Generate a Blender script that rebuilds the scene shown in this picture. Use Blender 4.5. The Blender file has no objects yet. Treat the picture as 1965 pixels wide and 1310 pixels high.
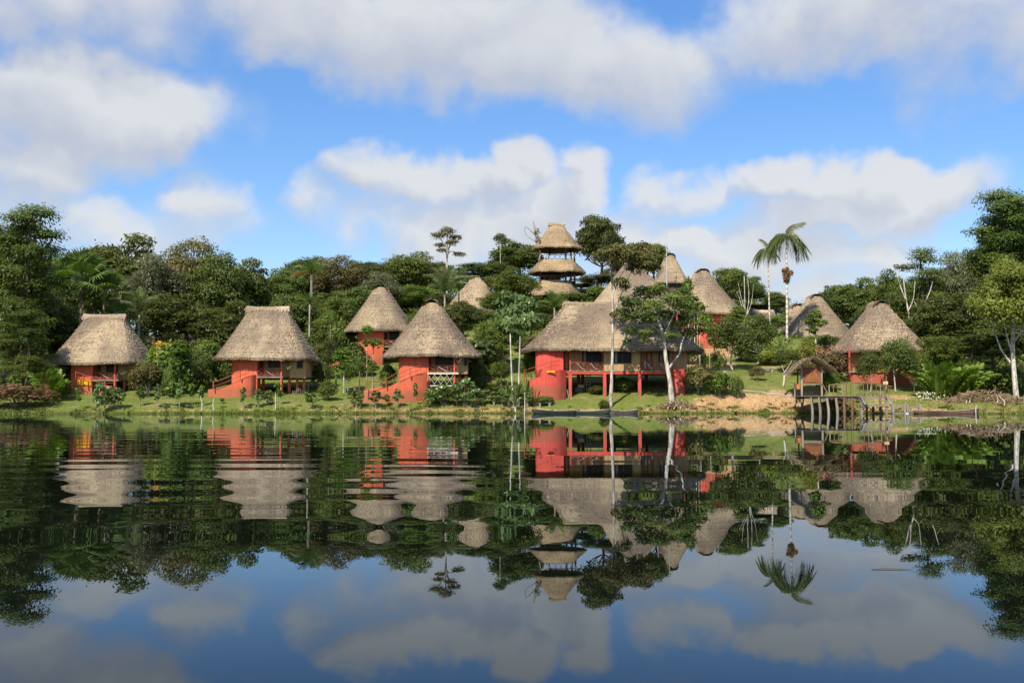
import bpy, math, random
import numpy as np
from mathutils import Vector, Matrix

SC = bpy.context.scene
COL = SC.collection
# ------------------------------------------------------------------ camera
F = 2000.0                       # focal length in photo pixels (photo 1965 wide)
HOR = 778.0                      # horizon row in the photo
CAMZ = 0.8                       # seated in a canoe
TH = math.atan((HOR - 655.0) / F)
cd = bpy.data.cameras.new('camera')
cam = bpy.data.objects.new('camera', cd)
COL.objects.link(cam)
cam.location = (0, 0, CAMZ)
cam.rotation_euler = (math.pi / 2 + TH, 0, 0)
cd.sensor_width = 36.0
cd.lens = 36.0 * F / 1965.0
cd.clip_start = 0.1
cd.clip_end = 5000
SC.camera = cam

def pdir(px, py):
    a = (px - 982.5) / F; b = (655.0 - py) / F
    return (a, math.cos(TH) - b * math.sin(TH), math.sin(TH) + b * math.cos(TH))
def P(px, py, Y):
    """a point at depth Y seen at photo pixel px,py"""
    d = pdir(px, py); t = Y / d[1]
    return Vector((d[0] * t, Y, CAMZ + d[2] * t))
def PX(px, Y): return P(px, 700, Y).x

# ------------------------------------------------------------------ light
SUN_AZ = math.atan2(-0.42, -0.90)      # the sun stands behind the camera, to its left
SUN_EL = math.radians(47)
world = bpy.data.worlds.new('World'); SC.world = world; world.use_nodes = True
sl = bpy.data.lights.new('sun', 'SUN'); sl.energy = 4.9; sl.angle = math.radians(0.53); sl.color = (1.0, 0.90, 0.74)
so = bpy.data.objects.new('sun', sl); COL.objects.link(so)
sd = Vector((math.cos(SUN_EL) * math.sin(SUN_AZ), math.cos(SUN_EL) * math.cos(SUN_AZ), math.sin(SUN_EL)))
so.rotation_euler = sd.to_track_quat('Z', 'Y').to_euler()
so.location = (-40, -80, 100)
vs = SC.view_settings; vs.view_transform = 'Standard'; vs.look = 'None'; vs.exposure = 0.32; vs.gamma = 1.0; vs.use_curve_mapping = False
SC.cycles.max_bounces = 6; SC.cycles.diffuse_bounces = 2; SC.cycles.glossy_bounces = 3
SC.cycles.transmission_bounces = 3; SC.cycles.transparent_max_bounces = 6
SC.cycles.caustics_reflective = False; SC.cycles.caustics_refractive = False
SC.cycles.use_denoising = True
SC.cycles.sample_clamp_indirect = 4.0

class NT:
    """small helper to write node trees"""
    def __init__(s, tree): s.t = tree; s.n = tree.nodes; s.l = tree.links
    def new(s, ty, **kw):
        nd = s.n.new(ty)
        for k, v in kw.items(): setattr(nd, k, v)
        return nd
    def put(s, sock, v):
        if v is None: return
        if isinstance(v, bpy.types.NodeSocket): s.l.new(v, sock)
        elif hasattr(sock.default_value, '__len__') and len(sock.default_value) == 4 and len(v) == 3: sock.default_value = (*v, 1)
        else: sock.default_value = v
    def m(s, op, a, b=None, c=None, clamp=False):
        nd = s.new('ShaderNodeMath', operation=op, use_clamp=clamp)
        s.put(nd.inputs[0], a); s.put(nd.inputs[1], b)
        if c is not None: s.put(nd.inputs[2], c)
        return nd.outputs[0]
    def v(s, op, a, b=None, c=None):
        nd = s.new('ShaderNodeVectorMath', operation=op)
        s.put(nd.inputs[0], a); s.put(nd.inputs[1], b)
        if c is not None: s.put(nd.inputs[2], c)
        return nd.outputs['Value'] if op in ('LENGTH', 'DOT_PRODUCT', 'DISTANCE') else nd.outputs[0]
    def sep(s, v):
        nd = s.new('ShaderNodeSeparateXYZ'); s.put(nd.inputs[0], v); return nd.outputs
    def comb(s, x, y, z):
        nd = s.new('ShaderNodeCombineXYZ')
        for i, q in enumerate((x, y, z)): s.put(nd.inputs[i], q)
        return nd.outputs[0]
    def noise(s, vec, scale, detail=3, rough=0.5, out='Fac', dist=0.0):
        nd = s.new('ShaderNodeTexNoise'); s.put(nd.inputs['Vector'], vec)
        nd.inputs['Scale'].default_value = scale; nd.inputs['Detail'].default_value = detail
        nd.inputs['Roughness'].default_value = rough; nd.inputs['Distortion'].default_value = dist
        return nd.outputs[out]
    def ss(s, x, lo, hi, a=0.0, b=1.0):
        nd = s.new('ShaderNodeMapRange', interpolation_type='SMOOTHSTEP')
        s.put(nd.inputs[0], x)
        for i, q in enumerate((lo, hi, a, b)): s.put(nd.inputs[i + 1], q)
        return nd.outputs[0]
    def mix(s, f, a, b, ty='RGBA', blend='MIX'):
        nd = s.new('ShaderNodeMix', data_type=ty)
        if ty == 'RGBA': nd.blend_type = blend
        i = {'RGBA': (6, 7, 2), 'FLOAT': (2, 3, 0), 'VECTOR': (4, 5, 1)}[ty]
        s.put(nd.inputs[0], f); s.put(nd.inputs[i[0]], a); s.put(nd.inputs[i[1]], b)
        return nd.outputs[i[2]]

# ------------------------------------------------------------------ sky with clouds
def build_sky():
    t = NT(world.node_tree)
    bg = t.n['Background']
    sky = t.new('ShaderNodeTexSky', sky_type='NISHITA')
    sky.sun_disc = False; sky.sun_elevation = SUN_EL; sky.sun_rotation = SUN_AZ
    sky.altitude = 200; sky.air_density = 1.0; sky.dust_density = 0.35; sky.ozone_density = 2.5
    hs = t.new('ShaderNodeHueSaturation'); hs.inputs['Saturation'].default_value = 1.55; hs.inputs['Value'].default_value = 1.93; hs.inputs['Hue'].default_value = .512
    gm = t.new('ShaderNodeGamma'); gm.inputs['Gamma'].default_value = .7; t.l.new(sky.outputs[0], gm.inputs['Color']); t.l.new(gm.outputs[0], hs.inputs['Color'])
    d = t.new('ShaderNodeTexCoord').outputs['Generated']
    x, y, z = t.sep(d)
    az = t.m('ARCTAN2', x, y); el = t.m('ARCSINE', z)
    pos = t.comb(az, el, 0.0)
    n1 = t.noise(d, 5.5, 2, 0.5, 'Color'); n2 = t.noise(d, 17.0, 3, 0.55, 'Color')
    w = t.v('MULTIPLY', t.v('SUBTRACT', n1, (.5, .5, .5)), (.17, .11, 0))
    w2 = t.v('MULTIPLY', t.v('SUBTRACT', n2, (.5, .5, .5)), (.075, .07, 0))
    wp = t.v('ADD', t.v('ADD', pos, w), w2)
    fb = t.noise(d, 15.0, 8, 0.56); fb2 = t.noise(d, 4.0, 3, 0.5)
    blobs = [  # photo px, py, rx, ry, weight
        (760, 40, 520, 110, 1.0), (1010, 110, 320, 115, 1.1), (1200, 120, 170, 120, 1.0), (620, 60, 260, 85, .8), (150, 30, 300, 90, .75),
        (1640, 30, 380, 85, .75), (1480, 70, 230, 60, .55), (1900, 60, 200, 90, .5),
        (130, 215, 300, 105, 1.1), (330, 240, 135, 75, 1.0), (50, 330, 120, 80, .9), (10, 400, 160, 60, .6),
        (395, 398, 55, 66, .5), (585, 402, 55, 50, .34), (250, 445, 210, 55, .5),
        (735, 350, 115, 62, .8), (860, 370, 120, 55, .9), (940, 350, 60, 55, .95), (1055, 375, 85, 68, 1.1), (900, 450, 290, 75, .85), (1000, 420, 150, 60, .9),
        (1265, 365, 85, 55, .6), (1340, 350, 80, 55, .7), (1465, 335, 75, 60, 1.0), (1560, 345, 100, 68, 1.0), (1655, 325, 110, 76, 1.2), (1790, 370, 110, 62, .9), (1600, 400, 210, 55, 1.0), (1890, 350, 80, 50, .4),
        (1390, 470, 230, 75, .85), (1610, 480, 180, 55, .8), (1250, 470, 190, 80, .7), (1450, 550, 350, 60, .7)]
    def field(p):
        acc = None
        for px, py, rx, ry, wt in blobs:
            dd = pdir(px, py); a0 = math.atan2(dd[0], dd[1]); e0 = math.asin(dd[2] / math.sqrt(sum(q * q for q in dd)))
            ia, ie = F / rx, F / ry
            q = t.v('MULTIPLY_ADD', p, (ia, ie, 0), (-a0 * ia, -e0 * ie, 0))
            r = t.v('DOT_PRODUCT', q, q)
            f = t.m('MULTIPLY_ADD', r, -wt, wt)
            acc = f if acc is None else t.m('SMOOTH_MAX', acc, f, 0.22)
        return acc
    # away from the frame the cloud cover goes on as broken cumulus
    out = t.m('MAXIMUM', t.m('MULTIPLY', t.m('ABSOLUTE', az), 1 / .62), t.m('MULTIPLY', el, 1 / .46))
    om = t.ss(out, .86, 1.2)
    fo = t.m('MULTIPLY_ADD', fb2, 6.0, -2.9)
    def dens(p):
        f = t.mix(om, t.m('MAXIMUM', field(p), -1.5), fo, 'FLOAT')
        return t.m('ADD', f, t.m('MULTIPLY_ADD', fb, 1.3, -.65))
    D = dens(wp)
    Du = dens(t.v('ADD', wp, (.012, .026, 0)))
    fine = t.m('MULTIPLY_ADD', t.noise(d, 34.0, 7, .6), .55, -.275)
    top = t.ss(t.m('SUBTRACT', D, Du), -.05, .45)            # sunlit tops are crisp, bases dissolve
    crisp = t.m('MULTIPLY', top, t.ss(el, .14, .30, 1.0, .25))
    alpha = t.ss(t.m('ADD', D, fine), t.mix(crisp, -.44, -.26, 'FLOAT'), t.mix(crisp, .92, .58, 'FLOAT'), 0.0, 0.93)
    shade = t.m('MULTIPLY_ADD', t.m('SUBTRACT', D, Du), 1.1, 0.34, clamp=True)
    shade = t.m('MULTIPLY_ADD', fine, .8, shade, clamp=True)
    shade = t.m('MULTIPLY_ADD', t.m('SUBTRACT', t.noise(d, 9.0, 4, .55), .5), 0.75, shade, clamp=True)
    # low clouds are the sunlit far cumulus, high ones are seen from below
    lowc = t.ss(el, .12, .27, 0.22, -0.08)
    shade = t.m('ADD', shade, lowc, clamp=True)
    cc = t.mix(shade, (3.65, 3.85, 4.35), (5.08, 5.15, 5.25))
    full = t.mix(alpha, hs.outputs[0], cc)
    t.l.new(full, bg.inputs['Color']); bg.inputs['Strength'].default_value = 0.122
    world.cycles.sampling_method = 'NONE'
build_sky()

# ------------------------------------------------------------------ mesh helpers
RN = random.Random(7)
rng = np.random.default_rng(11)

def np_mesh(name, V, faces, tint=None, smooth=False):
    """faces: array (n,3) or (n,4)"""
    me = bpy.data.meshes.new(name)
    V = np.ascontiguousarray(V, dtype=np.float32); faces = np.ascontiguousarray(faces, dtype=np.int32)
    k = faces.shape[1]; n = len(faces)
    me.vertices.add(len(V)); me.vertices.foreach_set('co', V.ravel())
    me.loops.add(n * k); me.loops.foreach_set('vertex_index', faces.ravel())
    me.polygons.add(n); me.polygons.foreach_set('loop_start', np.arange(0, n * k, k, dtype=np.int32))
    me.polygons.foreach_set('loop_total', np.full(n, k, dtype=np.int32))
    if smooth: me.polygons.foreach_set('use_smooth', np.ones(n, dtype=bool))
    me.update(calc_edges=True); me.validate()
    if tint is not None:
        at = me.color_attributes.new('tint', 'FLOAT_COLOR', 'POINT')
        c = np.ones((len(V), 4), dtype=np.float32); c[:, 0] = tint; c[:, 1] = tint; c[:, 2] = tint
        at.data.foreach_set('color', c.ravel())
    return me

def link(name, me, mat=None, parent=None):
    o = bpy.data.objects.new(name, me); COL.objects.link(o)
    if mat is not None:
        if not me.materials: me.materials.append(MAT[mat] if isinstance(mat, str) else mat)
    if parent is not None: o.parent = parent
    return o
def tag(o, label=None, cat=None, group=None, kind=None):
    if label: o['label'] = label
    if cat: o['category'] = cat
    if group: o['group'] = group
    if kind: o['kind'] = kind
    return o
def empty(name, loc=(0, 0, 0), rz=0.0):
    o = bpy.data.objects.new(name, None); o.empty_display_size = .3; COL.objects.link(o)
    o.location = loc; o.rotation_euler = (0, 0, rz); return o
def copy_tree(o, parent=None):
    c = o.copy(); COL.objects.link(c); c.parent = parent
    for ch in o.children: copy_tree(ch, c)
    return c

class MB:
    def __init__(s): s.V = []; s.Fc = []
    def add(s, vs, fs):
        b = len(s.V); s.V += [tuple(v) for v in vs]; s.Fc += [tuple(i + b for i in f) for f in fs]; return s
    def box(s, x0, x1, y0, y1, z0, z1):
        return s.add([(x0, y0, z0), (x1, y0, z0), (x1, y1, z0), (x0, y1, z0), (x0, y0, z1), (x1, y0, z1), (x1, y1, z1), (x0, y1, z1)],
                     [(0, 3, 2, 1), (4, 5, 6, 7), (0, 1, 5, 4), (1, 2, 6, 5), (2, 3, 7, 6), (3, 0, 4, 7)])
    def bar(s, a, b, w, h=None):
        """a squared timber from a to b"""
        a = Vector(a); b = Vector(b); h = h or w; d = (b - a).normalized()
        up = Vector((0, 0, 1)) if abs(d.z) < .95 else Vector((0, 1, 0))
        sx = d.cross(up).normalized() * (w / 2); sz = sx.cross(d).normalized() * (h / 2)
        q = [a - sx - sz, a + sx - sz, a + sx + sz, a - sx + sz, b - sx - sz, b + sx - sz, b + sx + sz, b - sx + sz]
        return s.add(q, [(0, 1, 2, 3), (4, 7, 6, 5), (0, 4, 5, 1), (1, 5, 6, 2), (2, 6, 7, 3), (3, 7, 4, 0)])
    def tube(s, pts, rad, n=7, cap=True):
        pts = [Vector(p) for p in pts]
        if not hasattr(rad, '__len__'): rad = [rad] * len(pts)
        rings = []; ref = Vector((.31, .95, .05))
        for i, p in enumerate(pts):
            d = (pts[min(i + 1, len(pts) - 1)] - pts[max(i - 1, 0)]).normalized()
            u = d.cross(ref)
            if u.length < .05: u = d.cross(Vector((1, 0, 0)))
            u.normalize(); w = d.cross(u)
            rings.append([p + (u * math.cos(2 * math.pi * k / n) + w * math.sin(2 * math.pi * k / n)) * rad[i] for k in range(n)])
        vs = [v for r in rings for v in r]; fs = []
        for i in range(len(pts) - 1):
            for k in range(n):
                k2 = (k + 1) % n
                fs.append((i * n + k, i * n + k2, (i + 1) * n + k2, (i + 1) * n + k))
        if cap: fs.append(tuple(range(n - 1, -1, -1))); fs.append(tuple((len(pts) - 1) * n + k for k in range(n)))
        return s.add(vs, fs)
    def wall(s, path, z0, z1, th):
        """an upright wall along a plan path, z0/z1 per point, thickness th to the left of the path"""
        n = len(path); P2 = [Vector((p[0], p[1])) for p in path]; off = []
        for i in range(n):
            d = (P2[min(i + 1, n - 1)] - P2[max(i - 1, 0)]).normalized(); off.append(P2[i] + Vector((-d.y, d.x)) * th)
        vs = []
        for i in range(n):
            vs += [(P2[i].x, P2[i].y, z0[i]), (P2[i].x, P2[i].y, z1[i]), (off[i].x, off[i].y, z1[i]), (off[i].x, off[i].y, z0[i])]
        fs = []
        for i in range(n - 1):
            for k in range(4):
                k2 = (k + 1) % 4; fs.append((4 * i + k, 4 * (i + 1) + k, 4 * (i + 1) + k2, 4 * i + k2))
        fs += [(0, 1, 2, 3), (4 * n - 1, 4 * n - 2, 4 * n - 3, 4 * n - 4)]
        return s.add(vs, fs)
    def mesh(s, name, smooth=False):
        me = bpy.data.meshes.new(name); me.from_pydata(s.V, [], s.Fc)
        if smooth: me.polygons.foreach_set('use_smooth', np.ones(len(s.Fc), dtype=bool))
        me.update(); return me
    def build(s, name, mat, parent=None, smooth=False, label=None):
        import bmesh
        me = s.mesh(name)
        bm = bmesh.new(); bm.from_mesh(me); bmesh.ops.recalc_face_normals(bm, faces=bm.faces); bm.to_mesh(me); bm.free()
        if smooth: me.polygons.foreach_set('use_smooth', np.ones(len(me.polygons), dtype=bool))
        o = link(name, me, mat, parent)
        if label: o['label'] = label
        return o
def smooth_path(pts, k=6):
    pts = [np.array(p, float) for p in pts]; out = []
    for i in range(len(pts) - 1):
        p0 = pts[max(i - 1, 0)]; p1 = pts[i]; p2 = pts[i + 1]; p3 = pts[min(i + 2, len(pts) - 1)]
        for j in range(k):
            t = j / k
            out.append(.5 * ((2 * p1) + (-p0 + p2) * t + (2 * p0 - 5 * p1 + 4 * p2 - p3) * t * t + (-p0 + 3 * p1 - 3 * p2 + p3) * t ** 3))
    out.append(pts[-1]); return out

# ------------------------------------------------------------------ materials
MAT = {}
def material(name, fn):
    m = bpy.data.materials.new(name); m.use_nodes = True
    t = NT(m.node_tree); b = t.n['Principled BSDF']; fn(t, b); MAT[name] = m; return m
def oc(t): return t.new('ShaderNodeTexCoord').outputs['Object']
def gpos(t): return t.new('ShaderNodeNewGeometry').outputs['Position']
def bump(t, b, h, st=.3, dist=.05):
    nd = t.new('ShaderNodeBump'); t.put(nd.inputs['Height'], h); nd.inputs['Strength'].default_value = st; nd.inputs['Distance'].default_value = dist
    t.l.new(nd.outputs[0], b.inputs['Normal'])
def leafmat(name, c1, c2, trans=.36, var=.25, rough=.5, spec=.35):
    def fn(t, b):
        at = t.new('ShaderNodeAttribute', attribute_name='tint')
        f = at.outputs['Fac']
        oi = t.new('ShaderNodeObjectInfo').outputs['Random']
        c = t.mix(f, c1, c2)
        hs = t.new('ShaderNodeHueSaturation'); t.put(hs.inputs['Color'], c)
        t.put(hs.inputs['Hue'], t.m('MULTIPLY_ADD', oi, .03, .485)); t.put(hs.inputs['Value'], t.m('MULTIPLY_ADD', oi, 2 * var, 1 - var))
        hs.inputs['Saturation'].default_value = 1.0
        t.l.new(hs.outputs[0], b.inputs['Base Color']); b.inputs['Roughness'].default_value = rough
        b.inputs['Specular IOR Level'].default_value = spec
        tr = t.new('ShaderNodeBsdfTranslucent')
        t.put(tr.inputs['Color'], t.mix(1.0, hs.outputs[0], (1.25, 1.3, .55), blend='MULTIPLY'))
        mx = t.new('ShaderNodeMixShader'); mx.inputs[0].default_value = trans
        t.l.new(b.outputs[0], mx.inputs[1]); t.l.new(tr.outputs[0], mx.inputs[2])
        t.l.new(mx.outputs[0], t.n['Material Output'].inputs['Surface'])
    material(name, fn)
leafmat('leaf_dense', (.046, .076, .013), (.145, .180, .034))
leafmat('leaf_bright', (.070, .115, .016), (.19, .245, .042))
leafmat('leaf_yellow', (.12, .155, .018), (.28, .31, .055))
leafmat('leaf_silver', (.075, .095, .035), (.22, .23, .12), rough=.4, spec=.5)
leafmat('leaf_brown', (.08, .08, .022), (.21, .175, .07))
leafmat('leaf_russet', (.075, .10, .022), (.20, .165, .055))
leafmat('leaf_fresh', (.075, .14, .018), (.21, .31, .045), var=.1)
leafmat('leaf_shade_tree', (.058, .100, .016), (.165, .215, .042), var=.05)
leafmat('straw_pale', (.34, .26, .17), (.68, .58, .44), trans=.1, var=.05)
leafmat('leaf_big', (.065, .12, .025), (.19, .26, .085), rough=.35, spec=.55)
leafmat('leaf_palm', (.065, .115, .024), (.17, .24, .06), rough=.4, var=.12)
leafmat('leaf_palm_pale', (.10, .14, .05), (.22, .25, .11), rough=.4, var=.12)
leafmat('frond_dead', (.20, .115, .055), (.42, .27, .13), trans=.15, var=.1)
leafmat('frond_orange', (.35, .12, .035), (.5, .22, .07), trans=.15, var=.1)
leafmat('petal_pink', (.42, .12, .13), (.66, .34, .30), trans=.2, var=.1)
leafmat('petal_yellow', (.62, .32, .015), (.85, .55, .05), trans=.2, var=.05)
leafmat('petal_red', (.6, .10, .06), (.75, .25, .15), trans=.2, var=.05)
leafmat('petal_white', (.62, .60, .48), (.82, .80, .70), trans=.2, var=.05)
leafmat('grass_blade', (.085, .15, .018), (.20, .28, .05), trans=.25, var=.05)
leafmat('grass_dry', (.30, .22, .10), (.50, .39, .19), trans=.2, var=.05)

def bark(name, c1, c2, scale=2.5, rings=0.0):
    def fn(t, b):
        p = oc(t); q = t.v('MULTIPLY', p, (1, 1, .35))
        n = t.noise(q, scale, 5, .65)
        if rings:
            r = t.m('SINE', t.m('MULTIPLY', t.sep(p)[2], rings)); n = t.m('MULTIPLY_ADD', r, .14, n, clamp=True)
        t.put(b.inputs['Base Color'], t.mix(t.ss(n, .36, .64), c1, c2)); b.inputs['Roughness'].default_value = .85
        bump(t, b, n, .5, .04)
    material(name, fn)
bark('bark', (.07, .05, .035), (.20, .155, .11))
bark('bark_white', (.26, .22, .17), (.68, .64, .56), 3.0)
bark('bark_palm', (.36, .33, .28), (.70, .66, .58), 3.0, 9.0)
bark('bark_pale', (.22, .19, .14), (.46, .41, .32), 3.0)
bark('brushwood', (.14, .09, .05), (.42, .31, .19), 4.0)

def thatch(name, dull, fresh, dark):
    def fn(t, b):
        p = oc(t)
        oi = t.new('ShaderNodeObjectInfo').outputs['Random']
        at = t.new('ShaderNodeAttribute', attribute_name='tint').outputs['Fac']
        ps = t.v('ADD', p, t.comb(t.m('MULTIPLY', oi, 37.0), t.m('MULTIPLY', oi, 11.0), 0.0))
        big = t.noise(t.v('MULTIPLY', ps, (1, 1, .8)), .20, 2, .5)
        bands = t.noise(t.v('MULTIPLY', ps, (.22, .22, 4.2)), 1.0, 3, .6)
        fine = t.noise(t.v('MULTIPLY', ps, (2.2, 2.2, 1.2)), 5.0, 5, .75)
        c = t.mix(t.ss(t.m('MULTIPLY_ADD', fine, .35, big), .60, .76), dull, fresh)  # noise patches blend a greyer and a paler straw tone
        c = t.mix(t.m('MULTIPLY', t.ss(bands, .48, .74), .45), c, dark)
        c = t.mix(t.m('MULTIPLY', t.ss(fine, .50, .30), .6), c, dark)
        c = t.mix(1.0, c, t.mix(at, (.72, .70, .68), (1.32, 1.30, 1.27)), blend='MULTIPLY')
        t.put(b.inputs['Base Color'], c); b.inputs['Roughness'].default_value = .8; b.inputs['Specular IOR Level'].default_value = .2
        bump(t, b, t.m('ADD', fine, t.m('MULTIPLY', bands, .5)), .5, .07)
    material(name, fn)
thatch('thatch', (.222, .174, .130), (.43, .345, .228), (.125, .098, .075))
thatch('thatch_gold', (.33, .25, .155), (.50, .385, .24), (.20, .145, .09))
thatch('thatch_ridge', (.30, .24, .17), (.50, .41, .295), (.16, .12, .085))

def plaster(name, c1, c2, c3):
    def fn(t, b):
        p = oc(t); n = t.noise(p, .7, 5, .6); n2 = t.noise(t.v('MULTIPLY', p, (3, 3, .35)), 1.3, 4, .6)
        c = t.mix(t.ss(n, .3, .7), c1, c2); c = t.mix(t.m('MULTIPLY', t.ss(n2, .50, .74), .65), c, c3)
        n3 = t.noise(t.v('MULTIPLY', p, (1.1, 1.1, .25)), 2.0, 5, .65); c = t.mix(t.m('MULTIPLY', t.ss(n3, .56, .80), .5), c, tuple(.55 * q for q in c1))
        mud = t.ss(t.m('MULTIPLY_ADD', n3, -1.6, t.sep(p)[2]), -.75, .05, .6, 0.0); c = t.mix(mud, c, (.27, .13, .075))
        t.put(b.inputs['Base Color'], c); b.inputs['Roughness'].default_value = .85; b.inputs['Specular IOR Level'].default_value = .15
        bump(t, b, t.noise(p, 9, 4, .6), .25, .03)
    material(name, fn)
plaster('plaster_orange', (.62, .125, .062), (.69, .16, .085), (.68, .25, .15))
plaster('plaster_red', (.58, .078, .058), (.66, .105, .078), (.66, .19, .14))
plaster('paint_yellow', (.78, .42, .02), (.82, .48, .03), (.7, .3, .02))

def wood(name, c1, c2, stretch=(1, 1, .12), sc=6.0, rough=.75):
    def fn(t, b):
        p = oc(t); n = t.noise(t.v('MULTIPLY', p, stretch), sc, 5, .65); n2 = t.noise(p, .8, 3)
        t.put(b.inputs['Base Color'], t.mix(t.ss(t.m('MULTIPLY_ADD', n2, .5, t.m('MULTIPLY', n, .6)), .35, .75), c1, c2))
        b.inputs['Roughness'].default_value = rough; bump(t, b, n, .3, .02)
    material(name, fn)
wood('bamboo', (.34, .20, .085), (.56, .37, .17), (1, 1, .05), 9.0)
wood('wood_dark', (.05, .03, .02), (.12, .075, .048))
wood('wood_brown', (.13, .07, .035), (.26, .15, .08))
wood('wood_red', (.26, .05, .025), (.40, .09, .045))
wood('wood_grey', (.17, .14, .11), (.40, .35, .29))
wood('wood_grey_h', (.14, .115, .09), (.33, .28, .23), (.12, 1, 1))
wood('wood_white', (.52, .47, .40), (.74, .69, .61))
wood('sign_board', (.10, .03, .015), (.24, .075, .035), (.3, 1, 1), 3.0)
wood('boat_grey', (.13, .115, .095), (.30, .265, .215), (.12, 1, 1), 4.0)
wood('boat_brown', (.10, .055, .035), (.30, .17, .11), (.12, 1, 1), 4.0)
wood('boat_green', (.022, .045, .032), (.06, .085, .06), (.12, 1, 1), 4.0)
def flat(name, c, rough=.6, metal=0.0, spec=.4, nz=.15):
    def fn(t, b):
        n = t.noise(oc(t), 2.5, 4, .6)
        t.put(b.inputs['Base Color'], t.mix(n, tuple(q * (1 - nz) for q in c), tuple(min(1, q * (1 + nz)) for q in c)))
        b.inputs['Roughness'].default_value = rough; b.inputs['Metallic'].default_value = metal; b.inputs['Specular IOR Level'].default_value = spec
    material(name, fn)
flat('hollow_shade', (.022, .017, .013), .9)
flat('glass_dark', (.010, .010, .010), .25, spec=.12)
flat('curtain', (.30, .28, .25), .9)
flat('cloth_white', (.68, .66, .64), .9)
flat('paint_orange', (.58, .20, .06), .6)
flat('paint_green', (.035, .22, .07), .5)
flat('paint_cream', (.72, .62, .30), .6)
flat('metal_pale', (.62, .62, .60), .4, .6)
flat('plastic_white', (.75, .75, .73), .5)
flat('lettering', (.72, .36, .06), .7)
flat('lettering_dark', (.12, .09, .06), .7)
flat('stone', (.30, .27, .23), .9)
flat('path_gravel', (.36, .28, .21), .95)
flat('plastic_black', (.02, .02, .022), .4)

# ------------------------------------------------------------------ terrain
SH = np.array([(-600, 80), (-120, 92), (PX(0, 100), 100), (PX(200, 103), 103), (PX(450, 104.5), 104.5), (PX(700, 107), 107), (PX(1000, 107), 107), (PX(1150, 107.6), 107.6),
               (PX(1300, 107.4), 107.4), (PX(1480, 108.4), 108.4), (PX(1560, 109), 109), (PX(1660, 107.5), 107.5), (PX(1780, 105), 105), (PX(1965, 101), 101), (120, 90), (600, 80)], float)
def shore(x):
    x = np.asarray(x, float)
    return np.interp(x, SH[:, 0], SH[:, 1]) + .35 * np.sin(x * .9) + .22 * np.sin(x * 2.3 + 1) + .6 * np.sin(x * .23 + 2)
GP = [  # photo px, py of ground, depth
    (40, 776, 106), (130, 756, 115), (200, 752, 116), (262, 744, 119), (330, 752, 117), (300, 730, 128),
    (402, 759, 112.6), (470, 759, 112.6), (545, 752, 116), (600, 742, 120), (620, 722, 128), (640, 698, 140), (690, 700, 137), (745, 694, 140), (350, 735, 126),
    (700, 769, 110.6), (815, 769, 110.6), (900, 764, 113), (880, 740, 120), (960, 738, 122), (975, 695, 134), (985, 655, 146), (930, 640, 152),
    (1015, 767, 111), (1085, 762, 112.3), (1160, 753, 114), (1226, 746, 116), (1310, 738, 117.5), (1175, 778, 109.2), (1290, 768, 109.8),
    (1370, 752, 113), (1440, 754, 112.5), (1500, 752, 113), (1440, 728, 119), (1500, 722, 121), (1395, 702, 131), (1470, 712, 126), (1385, 664, 146), (1330, 668, 146), (1540, 700, 128), (1470, 690, 136),
    (1532, 754, 111.5), (1580, 752, 112), (1630, 715, 120), (1690, 728, 118), (1748, 748, 114), (1690, 750, 112), (1800, 764, 109.5), (1880, 768, 108), (1950, 771, 106.5),
    (1070, 578, 180), (1030, 590, 172), (905, 612, 165), (1200, 600, 165), (1285, 560, 188), (1565, 650, 152), (1516, 652, 145), (1478, 664, 142), (1470, 625, 172), (1420, 640, 160),
    (150, 715, 142), (20, 735, 130), (300, 690, 155), (450, 680, 155), (560, 660, 158), (700, 620, 172), (780, 590, 182), (1840, 735, 122), (1950, 740, 122), (1750, 700, 145), (1900, 700, 150),
    (1650, 660, 160)]
cx = []
for px, py, Y in GP:
    q = P(px, py, Y); cx.append((q.x, q.y, q.z))
cx += [(-200, 120, 5), (200, 120, 5), (-200, 250, 12), (200, 250, 12), (0, 260, 26), (-90, 240, 15), (90, 230, 17), (0, 420, 28), (-300, 420, 15), (300, 420, 15), (-90, 180, 11), (90, 180, 10),
       (-110, 115, 3), (110, 115, 3), (-60, 180, 12), (60, 190, 13)]
cx = np.array(cx)
def _U(r2): return np.where(r2 > 0, .5 * r2 * np.log(np.maximum(r2, 1e-9)), 0)
def tps_fit(c, lam):
    n = len(c); xy = c[:, :2]; d2 = ((xy[:, None] - xy[None]) ** 2).sum(2)
    K = _U(d2) + lam * np.eye(n); Pm = np.hstack([np.ones((n, 1)), xy]); A = np.zeros((n + 3, n + 3))
    A[:n, :n] = K; A[:n, n:] = Pm; A[n:, :n] = Pm.T
    return np.linalg.solve(A, np.concatenate([c[:, 2], np.zeros(3)]))
TW = tps_fit(cx, 4.0)
def tps(x, y):
    n = len(cx); out = TW[n] + TW[n + 1] * x + TW[n + 2] * y
    for i in range(n): out = out + TW[i] * _U((x - cx[i, 0]) ** 2 + (y - cx[i, 1]) ** 2)
    return out
def ground(x, y):
    x = np.asarray(x, float); y = np.asarray(y, float)
    d = y - shore(x)
    h = tps(x, np.minimum(y, 420)); h = np.clip(h, .25, 34)
    far = np.clip((np.abs(x) - 150) / 100, 0, 1); h = h * (1 - far) + (4 + .02 * np.clip(d, 0, 400)) * far
    bank = np.clip(d / 2.6, 0, 1) ** .7           # a low earth bank at the waterline
    up = np.minimum(h, .45 + d * .42 + .05) * np.clip(bank, 0, 1)
    up = up + .05 * np.sin(x * 1.7 + y * .6) * np.sin(y * 1.3 - x * .4) * np.clip(d / 3, 0, 1)
    return np.where(d > 0, up, np.maximum(-2.2, d * .30))
def gz(x, y): return float(ground(np.array([x]), np.array([y]))[0])

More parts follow.
